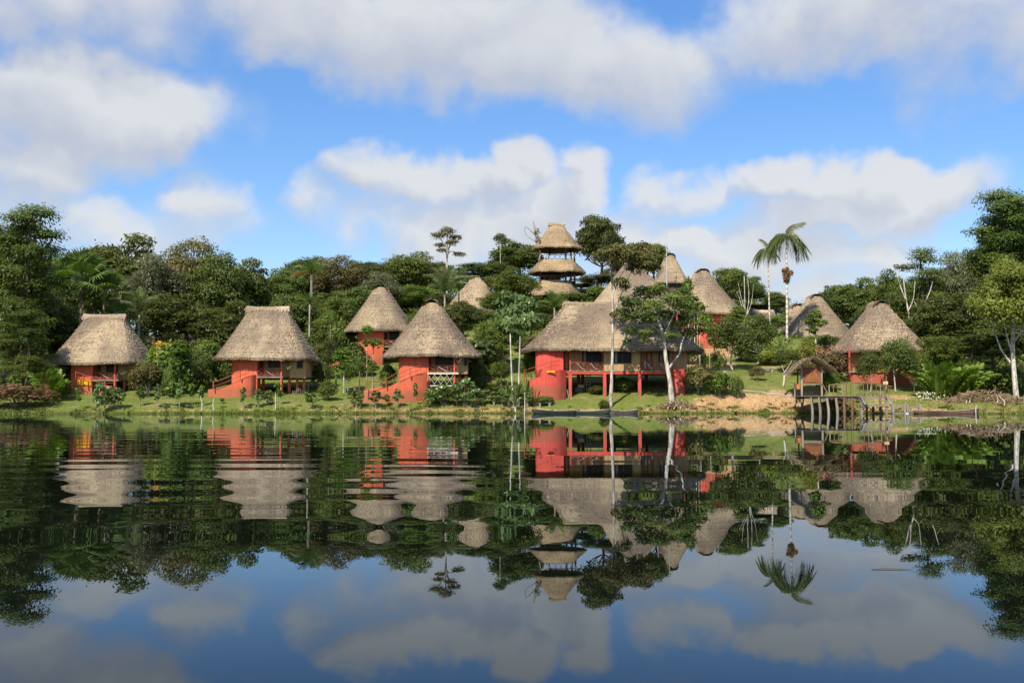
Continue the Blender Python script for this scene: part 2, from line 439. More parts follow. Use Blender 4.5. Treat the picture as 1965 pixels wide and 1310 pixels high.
def build_terrain():
    xs = np.concatenate([np.linspace(-900, -160, 12), np.linspace(-150, -72, 30), np.arange(-70, 70.1, .7), np.linspace(72, 150, 30), np.linspace(160, 900, 12)])
    ys = np.concatenate([np.linspace(-250, 88, 8), np.arange(92, 135, .45), np.arange(135.5, 200, 1.5), np.linspace(205, 330, 16), np.linspace(360, 1500, 12)])
    X, Y = np.meshgrid(xs, ys); Z = ground(X.ravel(), Y.ravel()).reshape(X.shape)
    V = np.stack([X.ravel(), Y.ravel(), Z.ravel()], 1); nx = len(xs)
    i, j = np.meshgrid(np.arange(nx - 1), np.arange(len(ys) - 1)); a = (j * nx + i).ravel()
    me = np_mesh('ground', V, np.stack([a, a + 1, a + nx + 1, a + nx], 1), smooth=True)
    # what covers the ground: r = bare earth/sand, g = forest litter
    ppx = 982.5 + V[:, 0] / np.maximum(V[:, 1], 1) * F
    d = V[:, 1] - shore(V[:, 0])
    def sp(px, Y, rx, ry): return np.exp(-((ppx - px) / rx) ** 2 - ((V[:, 1] - Y) / ry) ** 2)
    sand = np.clip(1.0 - np.abs(d - .8) / 1.3, 0, 1) * (.52 + .15 * (ppx > 640))
    sand = np.maximum(sand, .95 * np.exp(-((ppx - 1440) / 120) ** 4) * np.clip(1.25 - np.abs(d - 2.0) / 2.4, 0, 1))
    for a_ in [(1385, 143, 45, 6, .9), (1345, 134, 40, 8, .85), (1100, 111.8, 45, 1.0, .5), (1558, 112.2, 30, 1.6, .7), (1720, 109.5, 60, 2.5, .6), (560, 115.6, 40, 1.2, .7), (1830, 107.5, 80, 2, .6),
               (1395, 131, 20, 5, .9), (975, 136, 25, 8, .45), (950, 125, 18, 3, .6), (640, 133, 40, 4, .45), (1480, 128.5, 30, 1.4, .6), (1500, 113.6, 45, .9, .6), (265, 118, 20, 1.5, .5), (720, 141, 50, 3, .5)]:
        sand = np.maximum(sand, a_[4] * sp(*a_[:4]))
    forest = np.clip((V[:, 1] - 150) / 12, 0, 1)
    forest = np.maximum(forest, np.clip((V[:, 1] - 122) / 6, 0, 1) * np.clip((330 - ppx) / 60, 0, 1))
    forest = np.maximum(forest, np.clip((V[:, 1] - 113) / 4, 0, 1) * np.clip((ppx - 1790) / 40, 0, 1))
    forest = np.maximum(forest, np.clip((V[:, 1] - 128) / 6, 0, 1) * np.clip((600 - ppx) / 60, 0, 1))
    at = me.color_attributes.new('cover', 'FLOAT_COLOR', 'POINT'); c = np.zeros((len(V), 4), np.float32); c[:, 0] = sand; c[:, 1] = forest; c[:, 3] = 1
    at.data.foreach_set('color', c.ravel())
    def fn(t, b):
        p = gpos(t); at = t.new('ShaderNodeAttribute', attribute_name='cover'); s = t.sep(at.outputs['Vector'])
        n = t.noise(p, .45, 5, .6); n2 = t.noise(p, 2.6, 5, .7); n3 = t.noise(p, .12, 3)
        g = t.mix(t.ss(n2, .3, .7), (.105, .135, .024), (.185, .215, .052))
        g = t.mix(t.m('MULTIPLY', t.ss(n, .46, .72), .75), g, (.27, .235, .095))
        g = t.mix(t.m('MULTIPLY', t.ss(n3, .45, .7), .35), g, (.10, .155, .025))
        e = t.mix(t.ss(n2, .3, .7), (.36, .215, .10), (.54, .36, .19))
        e = t.mix(t.m('MULTIPLY', t.ss(n, .5, .75), .6), e, (.27, .22, .10))
        f = t.mix(n2, (.022, .019, .010), (.06, .05, .022))
        c = t.mix(t.ss(t.m('ADD', s[0], t.m('MULTIPLY_ADD', n2, .5, t.m('MULTIPLY_ADD', n, .5, -.5))), .35, .62), g, e)
        c = t.mix(t.ss(t.m('MULTIPLY_ADD', n, .5, t.m('SUBTRACT', s[1], .25)), .3, .6), c, f)
        wet = t.ss(t.sep(p)[2], .05, .32)
        c = t.mix(wet, t.mix(1.0, c, (.55, .50, .40), blend='MULTIPLY'), c)
        t.put(b.inputs['Base Color'], c); b.inputs['Roughness'].default_value = .92; b.inputs['Specular IOR Level'].default_value = .15
        bump(t, b, t.m('ADD', n2, t.noise(p, 9, 4, .7)), .6, .12)
    material('ground', fn)
    tag(link('ground', me, 'ground'), kind='structure', label='grassy hillside with sandy bank above the lagoon')
build_terrain()

# ------------------------------------------------------------------ water
def build_water():
    ys = [-250, 0, 4, 12, 30, 60, 90, 125]; V = []; Fc = []
    for y in ys:
        V += [(-900, y, 0), (900, y, 0)]
    for i in range(len(ys) - 1): Fc.append((2 * i, 2 * i + 1, 2 * i + 3, 2 * i + 2))
    me = np_mesh('lagoon_water', np.array(V), np.array(Fc))
    def fn(t, b):
        p = gpos(t); x, y, z = t.sep(p)
        # low swell of a passing canoe: long crests parallel to the shore, slopes of well under one degree
        wob = t.noise(t.comb(t.m('MULTIPLY', x, .10), t.m('MULTIPLY', y, .05), 0.0), 1.0, 2)
        ph = t.m('MULTIPLY_ADD', wob, 15.0, t.m('MULTIPLY', y, 2 * math.pi / 1.45))
        w1 = t.m('SINE', ph)
        na = t.m('SUBTRACT', t.noise(t.comb(t.m('MULTIPLY', x, .16), t.m('MULTIPLY', y, .75), 0.0), 1.0, 2, .5), .5)
        nb = t.m('SUBTRACT', t.noise(t.comb(t.m('MULTIPLY', x, .55), t.m('MULTIPLY', y, 2.2), 3.0), 1.0, 2, .5), .5)
        near = t.ss(y, 4.7, 7.2); far = t.ss(y, 70, 28)
        band = t.m('MULTIPLY', near, far)
        # the swell is stronger on the left, weaker right of the lodge
        side = t.ss(t.m('DIVIDE', x, t.m('MAXIMUM', y, 1.0)), -.10, .06, 1.0, .20)
        patch = t.ss(t.noise(t.comb(t.m('MULTIPLY', x, .06), t.m('MULTIPLY', y, .10), 7.0), 1.0, 2), .3, .62, .45, 1.0)
        A = t.m('MULTIPLY', t.m('MULTIPLY', band, side), patch)
        grow = t.ss(y, 8, 30, 1.0, .62)
        A = t.m('MULTIPLY', A, grow)
        s = t.m('MULTIPLY', A, t.m('ADD', t.m('MULTIPLY', w1, t.ss(y, 9, 20, .0070, .0046)), t.m('ADD', t.m('MULTIPLY', na, .022), t.m('MULTIPLY', nb, .009))))
        s = t.m('ADD', s, t.m('MULTIPLY', t.m('ADD', na, nb), t.ss(y, 30, 60, .0011, .0004)))
        sx = t.m('MULTIPLY', t.m('SUBTRACT', t.noise(t.comb(t.m('MULTIPLY', x, .7), t.m('MULTIPLY', y, .9), 5.0), 1.0, 2), .5), t.m('MULTIPLY_ADD', A, .02, .002))
        nrm = t.v('NORMALIZE', t.comb(sx, s, 1.0))
        # dark tannin water under a clear surface
        df = t.new('ShaderNodeBsdfDiffuse'); df.inputs['Color'].default_value = (.0045, .0065, .004, 1)
        gl = t.new('ShaderNodeBsdfGlossy'); gl.inputs['Roughness'].default_value = 0.0; gl.inputs['Color'].default_value = (.86, .93, 1.0, 1)
        fr = t.new('ShaderNodeFresnel'); fr.inputs['IOR'].default_value = 1.24
        t.l.new(nrm, gl.inputs['Normal']); t.l.new(nrm, fr.inputs['Normal'])
        mx = t.new('ShaderNodeMixShader'); t.l.new(fr.outputs[0], mx.inputs[0]); t.l.new(df.outputs[0], mx.inputs[1]); t.l.new(gl.outputs[0], mx.inputs[2])
        t.l.new(mx.outputs[0], t.n['Material Output'].inputs['Surface'])
    material('water', fn)
    tag(link('lagoon_water', me, 'water'), kind='structure', label='dark calm lagoon mirroring the huts and sky')
build_water()

# ------------------------------------------------------------------ thatched buildings
def sgnpow(a, p): return np.sign(a) * np.abs(a) ** p
class RoofShape:
    def __init__(s, rx, ry, ze, zt, ridge='x', rl=1.5, rt=.35, n=3.0, pz=1.1, sides=0, rot=0.0, seed=1):
        s.__dict__.update(locals())
        r = np.random.default_rng(seed); s.k = r.uniform(0, 6.28, 8); s.am = r.uniform(-1, 1, 8)
    def pt(s, t, ph):
        t = np.asarray(t, float); ph = np.asarray(ph, float)
        if s.sides:
            st = 2 * math.pi / s.sides; q = (ph - s.rot) % st - st / 2
            rr = math.cos(st / 2) / np.cos(q); rr = rr * .85 + .15 * (math.cos(st / 2) + 1) / 2
            bx = s.rx * rr * np.cos(ph); by = s.ry * rr * np.sin(ph)
        else:
            bx = s.rx * sgnpow(np.cos(ph), 2 / s.n); by = s.ry * sgnpow(np.sin(ph), 2 / s.n)
        cx_, sy_ = np.cos(ph), np.sin(ph)
        if s.ridge == 'x': tx = s.rl * np.clip(cx_ * 1.5, -1, 1); ty = s.rt * sy_
        else: tx = s.rt * cx_; ty = s.rl * np.clip(sy_ * 1.5, -1, 1)
        u = 1 - t
        wob = 1 + .012 * np.sin(3 * ph + s.k[0]) * u + .01 * np.sin(7 * ph + s.k[1] + 4 * t) * u
        x = tx + (bx - tx) * u * wob; y = ty + (by - ty) * u * wob
        z = s.ze + (s.zt - s.ze) * t ** s.pz + (.05 * np.sin(4 * ph + s.k[2]) + .035 * np.sin(11 * ph + s.k[3]) + .02 * np.sin(29 * ph + s.k[4])) * u
        return np.stack([x, y, z], -1)
    def nrm(s, t, ph):
        e = 1e-3; a = s.pt(np.minimum(t + e, 1), ph) - s.pt(np.maximum(t - e, 0), ph); b = s.pt(t, ph + e) - s.pt(t, ph - e)
        n = np.cross(b, a); L = np.linalg.norm(n, axis=-1, keepdims=True); n = n / np.maximum(L, 1e-9)
        dn = -a / np.maximum(np.linalg.norm(a, axis=-1, keepdims=True), 1e-9)
        return n, dn

def make_roof(parent, shp, cx_, cy_, mat='thatch', straw=13000, cap=True, gable=False, seed=1, capmat='thatch_ridge', caph=.42):
    r = np.random.default_rng(seed)
    NS, NT_ = 128, 44
    ph = np.linspace(0, 2 * math.pi, NS, endpoint=False); tt = np.linspace(0, 1, NT_)
    course = (np.arange(NT_) % 3) / 3.0
    rows = []
    under = shp.pt(np.full(NS, .03), ph); under[:, :2] *= .90; under[:, 2] -= .16
    lip = shp.pt(np.zeros(NS), ph); lip[:, 2] -= .24 + .05 * r.random(NS); lip[:, :2] *= .992
    inner = shp.pt(np.full(NS, .55), ph); inner[:, 2] -= .45; inner[:, :2] *= .9
    rows += [inner, under, lip]
    for i, t in enumerate(tt):
        p = shp.pt(np.full(NS, t), ph); n, dn = shp.nrm(np.full(NS, np.clip(t, .02, .97)), ph)
        off = (.055 * (1 - course[i]) + .03 * r.normal(size=NS) * (t < .97))[:, None]
        rows.append(p + n * off)
    V = np.concatenate(rows); nr = len(rows)
    i, j = np.meshgrid(np.arange(NS), np.arange(nr - 1)); a = (j * NS + i).ravel(); b = (j * NS + (i + 1) % NS).ravel()
    Fq = np.stack([a, b, b + NS, a + NS], 1)
    V[:, 0] += cx_; V[:, 1] += cy_
    # close the top
    top = len(V); V = np.vstack([V, V[-NS:].mean(0)[None]])
    base = (nr - 1) * NS; k = np.arange(NS)
    tris = np.stack([base + k, base + (k + 1) % NS, np.full(NS, top), np.full(NS, top)], 1)
    me = bpy.data.meshes.new('roof'); me.from_pydata(V.tolist(), [], Fq.tolist() + [tuple(q[:3]) for q in tris.tolist()]); me.update()
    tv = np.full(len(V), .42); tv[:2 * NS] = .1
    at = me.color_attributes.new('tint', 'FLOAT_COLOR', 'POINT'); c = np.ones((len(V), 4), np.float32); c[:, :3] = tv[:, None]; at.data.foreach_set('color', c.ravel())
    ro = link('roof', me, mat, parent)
    # loose straw lying on the courses and hanging at the eaves
    n_e = straw // 7
    t = 1 - np.sqrt(r.random(straw)) ; t = np.clip(t, 0, .985); ang = r.uniform(0, 2 * math.pi, straw)
    t[:n_e] = r.uniform(0, .012, n_e)
    p = shp.pt(t, ang); n, dn = shp.nrm(np.clip(t, .02, .97), ang); side = np.cross(n, dn)
    L = r.uniform(.14, .34, straw); W = r.uniform(.010, .030, straw); lift = r.uniform(-.01, .04, straw)
    lift[:n_e] = -r.uniform(.12, .3, n_e); L[:n_e] *= .7
    dn = dn + side * r.normal(0, .22, straw)[:, None]
    p0 = p + n * (r.uniform(.03, .08, straw))[:, None]; p1 = p0 + dn * L[:, None] + n * lift[:, None]
    hw = side * W[:, None]
    Q = np.stack([p0 - hw, p0 + hw, p1 + hw * .6, p1 - hw * .6], 1).reshape(-1, 3)
    Q[:, 0] += cx_; Q[:, 1] += cy_
    ti = np.repeat(np.clip(r.normal(.5, .30, straw), 0, 1), 4)
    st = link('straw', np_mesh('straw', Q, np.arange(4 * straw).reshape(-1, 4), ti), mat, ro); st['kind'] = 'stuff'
    if cap:   # the straw saddle over the ridge
        L_ = shp.rl + (.40 if not gable else .30); hw_ = shp.rt + (.26 if not gable else .16); hh = caph if not gable else .50
        na, nl = 13, 20; V = []; tv = []
        for sgn in (1,):
            for il in range(nl):
                u = -1 + 2 * il / (nl - 1)
                sag = .10 * u * u * (1 if not gable else -.3)
                for ia in range(na):
                    a_ = math.pi * (ia / (na - 1) * 1.25 - .125)
                    rr = 1 + .07 * r.normal()
                    w_ = hw_ * math.cos(a_) * rr; h_ = (hh * math.sin(a_) if math.sin(a_) > 0 else 1.6 * hh * math.sin(a_)) * rr
                    zz = shp.zt - .22 + h_ + sag
                    al = u * L_ + .06 * r.normal()
                    V.append((cx_ + (al if shp.ridge == 'x' else w_), cy_ + (w_ if shp.ridge == 'x' else al), zz)); tv.append(.3 + .5 * r.random())
        Fc = []
        for il in range(nl - 1):
            for ia in range(na - 1):
                q = il * na + ia; Fc.append((q, q + 1, q + na + 1, q + na))
        nb = len(V)
        V2 = [(cx_ + (v[0] - cx_) * .88, cy_ + (v[1] - cy_) * .90, v[2] - .10) for v in V]
        V += V2; tv += [.1] * nb; Fc += [(d + nb, c2 + nb, b2 + nb, a2 + nb) for a2, b2, c2, d in Fc]
        # ragged straw ends on the saddle
        for _ in range(520):
            u = r.uniform(-1.02, 1.02) * L_; sg = r.choice((-1, 1)); w_ = sg * hw_ * r.uniform(.25, 1.02); z_ = shp.zt - .22 + hh * math.sqrt(max(0, 1 - min(1, abs(w_) / hw_) ** 2)) + .03
            l_ = r.uniform(.2, .5); ww = .05; k0 = len(V); o_ = r.normal(0, .12)
            pts = [(u - ww, w_, z_), (u + ww, w_, z_), (u + ww + o_, w_ + sg * .16, z_ - l_), (u - ww + o_, w_ + sg * .16, z_ - l_)]
            for q in pts: V.append((cx_ + (q[0] if shp.ridge == 'x' else q[1]), cy_ + (q[1] if shp.ridge == 'x' else q[0]), q[2]))
            tv += [float(np.clip(r.normal(.55, .3), 0, 1))] * 4; Fc.append((k0, k0 + 1, k0 + 2, k0 + 3))
        link('ridge_cap', np_mesh('ridge_cap', np.array(V), np.array(Fc), np.array(tv)), capmat, ro)
        if gable:
            w_ = hw_ * .62; h_ = hh * .62
            for sg in (-1,):
                m = MB(); yy = cy_ + sg * (shp.rl + .10); pts = [(cx_ + w_ * math.cos(math.pi * k / 8), yy, shp.zt - .20 + h_ * math.sin(math.pi * k / 8)) for k in range(9)]
                m.add(pts + [(q[0], yy - sg * .12, q[2]) for q in pts], [tuple(range(9)), tuple(range(17, 8, -1))] + [(k, k + 9, (k + 1) % 9 + 9, (k + 1) % 9) for k in range(9)])
                m.build('gable_vent', 'hollow_shade', ro)  # dark plate closes the opening; its colour stands in for the hollow's shade
    return ro

class Hut:
    """local frame: x right, y away from the camera, z up, origin on the ground at depth Y0; px()/pz() turn photo pixels at that depth into it"""
    def __init__(s, name, label, Y0, pxc, group='thatched huts of the lodge', cat='hut'):
        s.Y0 = Y0; c = P(pxc, 700, Y0); s.gx = c.x; s.gz0 = gz(c.x, Y0 + 2.5); s.o = empty(name, (c.x, Y0, s.gz0)); tag(s.o, label, cat, group)
    def x(s, px): return P(px, 700, s.Y0).x - s.gx
    def z(s, py): return P(982, py, s.Y0).z - s.gz0
    def g(s, x, y): return gz(s.gx + x, s.Y0 + y) - s.gz0
    def xy(s, px, dy): # local x of photo column px at depth Y0+dy
        return P(px, 700, s.Y0 + dy).x - s.gx
    def zy(s, py, dy): return P(982, py, s.Y0 + dy).z - s.gz0
    def mk(s, name, mb, mat, parent=None, **k): return mb.build(name, mat, parent or s.o, **k)
    def post(s, px, y, ztop, w=.2, mat='plaster_orange', name='post', zbot=None):
        x = s.xy(px, y); zb = s.g(x, y) - .4 if zbot is None else zbot
        return s.mk(name, MB().box(x - w / 2, x + w / 2, y - w / 2, y + w / 2, zb, ztop), mat)
    def window(s, x0, x1, z0, z1, y, frame='wood_dark', mullion=True, curtain=False):
        w = s.mk('window', MB().box(x0 - .07, x0, y - .07, y + .05, z0 - .07, z1 + .07).box(x1, x1 + .07, y - .07, y + .05, z0 - .07, z1 + .07)
                 .box(x0, x1, y - .07, y + .05, z0 - .07, z0).box(x0, x1, y - .07, y + .05, z1, z1 + .07), frame)
        n = 2 if mullion else 1; dx = (x1 - x0) / n
        for k in range(n):
            s.mk('pane', MB().box(x0 + k * dx + .02, x0 + (k + 1) * dx - .02, y - .012, y + .012, z0 + .01, z1 - .01), 'glass_dark', w)
        if mullion: s.mk('mullion', MB().box((x0 + x1) / 2 - .03, (x0 + x1) / 2 + .03, y - .06, y - .014, z0, z1), frame, w)
        if curtain: s.mk('curtain', MB().wall([(x0 + .12 + .05 * k, y - .02 - .012 * (k % 2)) for k in range(6)], [z0 + .02] * 6, [z1 - .02] * 6, .006), 'curtain', w)
        return w
    def railing(s, x0, x1, y, z0, z1, mat='wood_red', cross=True, n=3, toe=True):
        r = s.mk('railing', MB().box(x0, x1, y - .04, y + .04, z1 - .07, z1), mat)
        if toe: s.mk('lower_rail', MB().box(x0, x1, y - .03, y + .03, z0 + .08, z0 + .14), mat, r)
        dx = (x1 - x0) / n
        for k in range(n + 1):
            xx = x0 + k * dx; s.mk('baluster', MB().box(xx - .035, xx + .035, y - .034, y + .034, z0, z1 - .071), mat, r)
        if cross:
            for k in range(n):
                a = x0 + k * dx + .05; b = a + dx - .1
                pts = smooth_path([(a, y + .01, z0 + .16), ((a + b) / 2, y + .01, z0 + .30 + .06 * (k % 2)), (b, y + .01, z1 - .1)], 4)
                s.mk('branch', MB().tube(pts, .028, 5), mat if k % 2 else 'wood_brown', r)
                pts = smooth_path([(a, y - .05, z1 - .1), ((a + b) / 2, y - .05, z0 + .38), (b, y - .05, z0 + .16)], 4)
                s.mk('branch', MB().tube(pts, .026, 5), 'wood_white' if k % 2 else mat, r)
        return r
    def hammock(s, x0, x1, y, z0, z1, sag):
        pts = smooth_path([(x0, y, z0), ((x0 + x1) / 2 - .1, y, min(z0, z1) - sag), (x1, y, z1)], 8); V = []; Fc = []
        for i, p in enumerate(pts):
            w = .05 + .38 * math.sin(math.pi * i / (len(pts) - 1)); V += [(p[0], p[1] - w, p[2] + w * .35), (p[0], p[1], p[2] - w * .25), (p[0], p[1] + w, p[2] + w * .35)]
        for i in range(len(pts) - 1):
            for k in range(2): q = 3 * i + k; Fc.append((q, q + 1, q + 4, q + 3))
        return V, Fc

def redwall(h, x0, x1, ztop, mat, y_front=.0, back=3.4, bulge=.75):
    """curved plastered stair tower wall, bulging towards the lagoon"""
    w = x1 - x0
    pts = [(x0 + .1, back), (x0 + .02, back * .55), (x0, bulge + .55), (x0 + .10, bulge), (x0 + w * .22, bulge * .38), (x0 + w * .5, bulge * .08), (x0 + w * .8, 0), (x1, 0)]
    pts = [(q[0], q[1] + y_front) for q in smooth_path(pts, 5)]
    zb = [h.g(*p) - .6 for p in pts]
    h.mk('stair_wall', MB().wall(pts, zb, [ztop] * len(pts), .22), mat)
    h.mk('return_wall', MB().box(x1 - .22, x1, y_front + .222, y_front + 1.9, h.g(x1, y_front + 1) - .5, ztop - .01), mat)

def parapet(h, ctrl, mat, th=.2):
    """stair parapet: ctrl = (photo px, depth offset, photo py of its top)"""
    pts = smooth_path([(h.xy(a, b), b, h.zy(c, b)) for a, b, c in ctrl], 5)
    h.mk('stair_parapet', MB().wall([p[:2] for p in pts], [h.g(p[0], p[1]) - .6 for p in pts], [p[2] for p in pts], th), mat)

def handrail(h, ctrl, posts, mat, r=.035, drop=.45, name='handrail', lower=True):
    pts = [(h.xy(a, b), b, h.zy(c, b)) for a, b, c in ctrl]
    o = h.mk(name, MB().tube(smooth_path(pts, 4), r, 6), mat)
    if lower: h.mk('lower_rail', MB().tube([(p[0], p[1], p[2] - drop) for p in smooth_path(pts, 4)], r * .8, 6), mat, o)
    for a, b, ct, cb in posts:
        x = h.xy(a, b); h.mk('rail_post', MB().box(x - .05, x + .05, b - .05, b + .05, h.zy(cb, b), h.zy(ct, b)), mat, o)
    return o

def under_fill(h, x0, x1, y0, y1, zf):
    """crawl space: dark back wall under the floor"""
    pass

def small_hut(label, Y0, eave, apex_y, eave_y, apex_x, ridge, rl, wall, floor_y, ver, bamboo, para=None, windows=(), posts=(), mat='plaster_orange', depth=None, seed=1, rmat='thatch', name='thatched_hut', group='thatched huts of the lodge', rt=.35, pz=1.1, door=None, cols=(), rail=True, side_win=None, body=1.7, n=3.0):
    h = Hut(name, label, Y0, (eave[0] + eave[1]) / 2, group)
    x0, x1 = h.x(eave[0]), h.x(eave[1]); rx = (x1 - x0) / 2; ry = depth or rx * .92
    x0, x1 = h.xy(eave[0], ry - 1), h.xy(eave[1], ry - 1); rx = (x1 - x0) / 2; cxr = (x0 + x1) / 2
    cy = ry - 1.0
    if ridge == 'y': rt = .72
    ax = h.xy(apex_x, cy if ridge == 'x' else cy - rl)
    zt = h.zy(apex_y, cy if ridge == 'x' else cy - rl); ze = h.zy(eave_y, -1.0 if ridge == 'x' else .5)
    shp = RoofShape(rx, ry, ze, zt - (.35 if ridge == 'x' else .5), ridge, rl, rt, n, pz, seed=seed)
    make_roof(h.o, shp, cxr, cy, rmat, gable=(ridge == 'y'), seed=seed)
    zf = h.z(floor_y); ztop = ze + .22
    redwall(h, h.x(wall[0]), h.x(wall[1]), ztop, mat)
    if para: parapet(h, para, mat)
    # floor slab and joists
    vx0, vx1 = h.x(ver[0]), h.x(ver[1]); bx0, bx1 = h.xy(bamboo[0], body), h.xy(bamboo[1], body)
    h.mk('veranda_floor', MB().box(vx0, vx1 + .12, -.06, body, zf - .16, zf), 'wood_grey_h')
    h.mk('body_floor', MB().box(bx0 + .01, bx1, body + .002, 2 * ry - 2.2, zf - .2, zf - .004), 'wood_dark')
    # back part: bamboo walls
    bz = ztop
    dx0, dx1 = (h.xy(door[0], body), h.xy(door[1], body)) if door else (None, None)
    segs = []; wl = sorted([(h.xy(a, body), h.xy(b, body), h.zy(d, body), h.zy(c, body)) for a, b, c, d in windows])
    if door: wl = sorted(wl + [(dx0, dx1, zf, zf + 2.05)])
    cur = bx0 + .02; m = MB(); yb0, yb1 = body, body + .12
    for a, b, z0, z1 in wl:
        m.box(cur, a, yb0, yb1, zf, bz)
        if z0 > zf + .01: m.box(a, b, yb0, yb1, zf, z0)
        if z1 < bz: m.box(a, b, yb0, yb1, z1, bz)
        cur = b
    m.box(cur, bx1, yb0, yb1, zf, bz)
    h.mk('bamboo_wall', m, 'bamboo')
    m = MB(); yr = 2 * ry - 2.2
    m.box(bx1 - .12, bx1, body + .122, yr, zf, bz)
    m.box(min(bx0, h.x(wall[0]) + .2), bx1, yr, yr + .12, zf, bz)
    h.mk('bamboo_wall', m, 'bamboo')
    for a, b, z0, z1 in wl:
        if door and a == dx0:
            d = h.mk('door', MB().box(a + .03, b - .03, yb0 + .03, yb0 + .08, zf + .02, zf + 2.03), 'wood_red')
            h.mk('door_panel', MB().box(a + .15, b - .15, yb0 + .015, yb0 + .029, zf + 1.1, zf + 1.85), 'wood_dark', d)
        else: h.window(a, b, z0, z1, yb0 + .04)
    # dark room behind the panes
    h.mk('ceiling', MB().box(bx0, bx1 - .13, body + .13, yr - .01, bz - .1, bz - .02), 'wood_dark')
    if side_win:
        a, b, c, d = side_win; h.window(h.xy(a, .9), h.xy(b, .9), h.zy(d, .9), h.zy(c, .9), .86, mullion=False)
    if rail: h.railing(vx0 + .05, vx1 - .05, .02, zf, zf + .78, 'wood_red', True, 3)
    for q in posts: h.post(q, .06, ztop - .1, .16, mat if q != posts[0] or len(posts) < 3 else mat, zbot=h.g(h.x(q), .06) - .4)
    for q, yy in cols: h.post(q, yy, zf - .17, .26, mat, name='column')
    return h, shp, zf, ztop, body

def hammock_thing(h, label, px0, px1, y, py0, py1, sag):
    V, Fc = h.hammock(h.xy(px0, y), h.xy(px1, y), y, h.zy(py0, y), h.zy(py1, y), sag)
    o = MB().add(V, Fc).build('hammock', 'cloth_white'); o.location = (h.gx, h.Y0, h.gz0)
    tag(o, label, 'hammock', 'hammocks slung on the verandas')

# --- leftmost hut
h, shp, zf, zt_, bd = small_hut('leftmost hut, flat-ridged thatch, orange wall with yellow panel, against the dark forest', 115, (111, 291), 601, 694, 208, 'x', 2.0,
    (129, 176), 728, (176, 226), (176, 270), None, [(205, 226, 697, 713)], (177, 221), n=4.0, depth=5.0, seed=3, door=(181, 194), cols=((222, .3), (240, 1.9), (262, 1.9), (200, 2.6)))
h.mk('painted_panel', MB().box(h.x(149), h.x(176), -.055, -.012, h.z(739), h.z(729)), 'paint_yellow')
handrail(h, [(146, -.7, 713), (161, -.7, 719), (176, -.7, 722), (200, -.7, 727), (220, -.7, 726)], [(146, -.7, 712, 729), (161, -.7, 718, 735), (176, -.7, 721, 742), (202, -.7, 726, 745)], 'wood_red')
parapet(h, [(189, -1.1, 741), (200, -1.1, 739), (215, -1.0, 741), (224, -.4, 746)], 'plaster_orange')
hammock_thing(h, 'white hammock on the veranda of the leftmost hut', 228, 244, .6, 711, 712, .35)
# --- second hut
h, shp, zf, zt_, bd = small_hut('second hut from the left, flat-ridged thatch over a curved orange stair wall', 113, (420, 609), 586, 686, 522, 'x', 2.0,
    (440, 492), 722, (492, 541), (492, 586), [(400, -1.6, 747), (415, -1.9, 745), (440, -2.1, 738), (465, -2.0, 727), (482, -1.6, 720), (492, -.9, 719)], [(516, 540, 688, 704)], (493, 540), n=4.0, depth=5.0, seed=5, door=(494, 506),
    cols=((541, .25), (556, 1.9), (571, 2.2), (584, 2.2), (506, 2.6)), side_win=(571, 580, 688, 705))
h.mk('bamboo_wall', MB().box(h.xy(556, .9), h.xy(586, .9), .9, 1.69, zf - .15, zt_), 'bamboo')
handrail(h, [(409, -2.2, 732), (420, -2.3, 730), (440, -2.4, 722), (462, -2.3, 712), (475, -2.0, 708)], [(410, -2.2, 732, 748), (461, -2.3, 711, 727)], 'wood_red')
hammock_thing(h, 'white hammock slung on the veranda of the second hut', 547, 560, .3, 700, 702, .3)
for k in range(9):
    x = h.xy(563 + 3.6 * k, .4 + .28 * k); y = .4 + .28 * k
    h.mk('stake', MB().tube([(x, y, h.g(x, y) - .2), (x + RN.uniform(-.05, .05), y, h.g(x, y) + RN.uniform(.45, 1.0))], .045, 5), 'wood_grey')
# --- third hut
h, shp, zf, zt_, bd = small_hut('hut with a rounded peaked thatch, orange stair wall and white lattice under its veranda', 111.6, (735, 923), 571, 681, 829, 'y', 1.0,
    (763, 819), 715, (820, 878), (820, 896), [(698, -1.3, 749), (725, -1.7, 744), (745, -1.9, 742), (764, -1.9, 733), (790, -1.7, 722), (806, -1.3, 716), (819, -.8, 713)], [(836, 868, 682, 699)], (821, 872), depth=5.3, seed=8, door=(821, 828),
    cols=((872, .25), (882, 1.9), (893, 2.4), (828, 2.8)), side_win=(891, 896, 684, 700), rmat='thatch', n=2.7)
h.mk('bamboo_wall', MB().box(h.xy(877, .9), h.xy(897, .9), .9, 1.69, zf - .1, zt_), 'bamboo')
lat = h.mk('lattice_frame', MB().box(h.x(820), h.x(880), -.16, -.07, zf - .16, zf + .02).box(h.x(820), h.x(868), -.14, -.08, h.z(741), h.z(739)), 'wood_white')
for k in range(4):
    a = 821 + k * 12.0; zt0, zb0 = h.z(718), h.z(738)
    for s_, (u, v) in enumerate(((a, a + 14), (a + 14, a))):
        h.mk('lattice_bar', MB().bar((h.x(u), -.12 - .03 * s_, zt0), (h.x(min(v, 868)), -.12 - .03 * s_, zb0), .09, .03), 'wood_white', lat)
handrail(h, [(700, -2.0, 733), (740, -2.2, 727), (760, -2.2, 716)], [(741, -2.2, 727, 743), (702, -2.0, 733, 749)], 'wood_red')
handrail(h, [(764, -2.2, 718), (787, -2.0, 707), (808, -1.5, 701)], [(787, -2.0, 706, 723)], 'wood_red')
hammock_thing(h, 'pale hammock hanging by the post of the lattice hut', 874, 887, .3, 685, 686, .5)
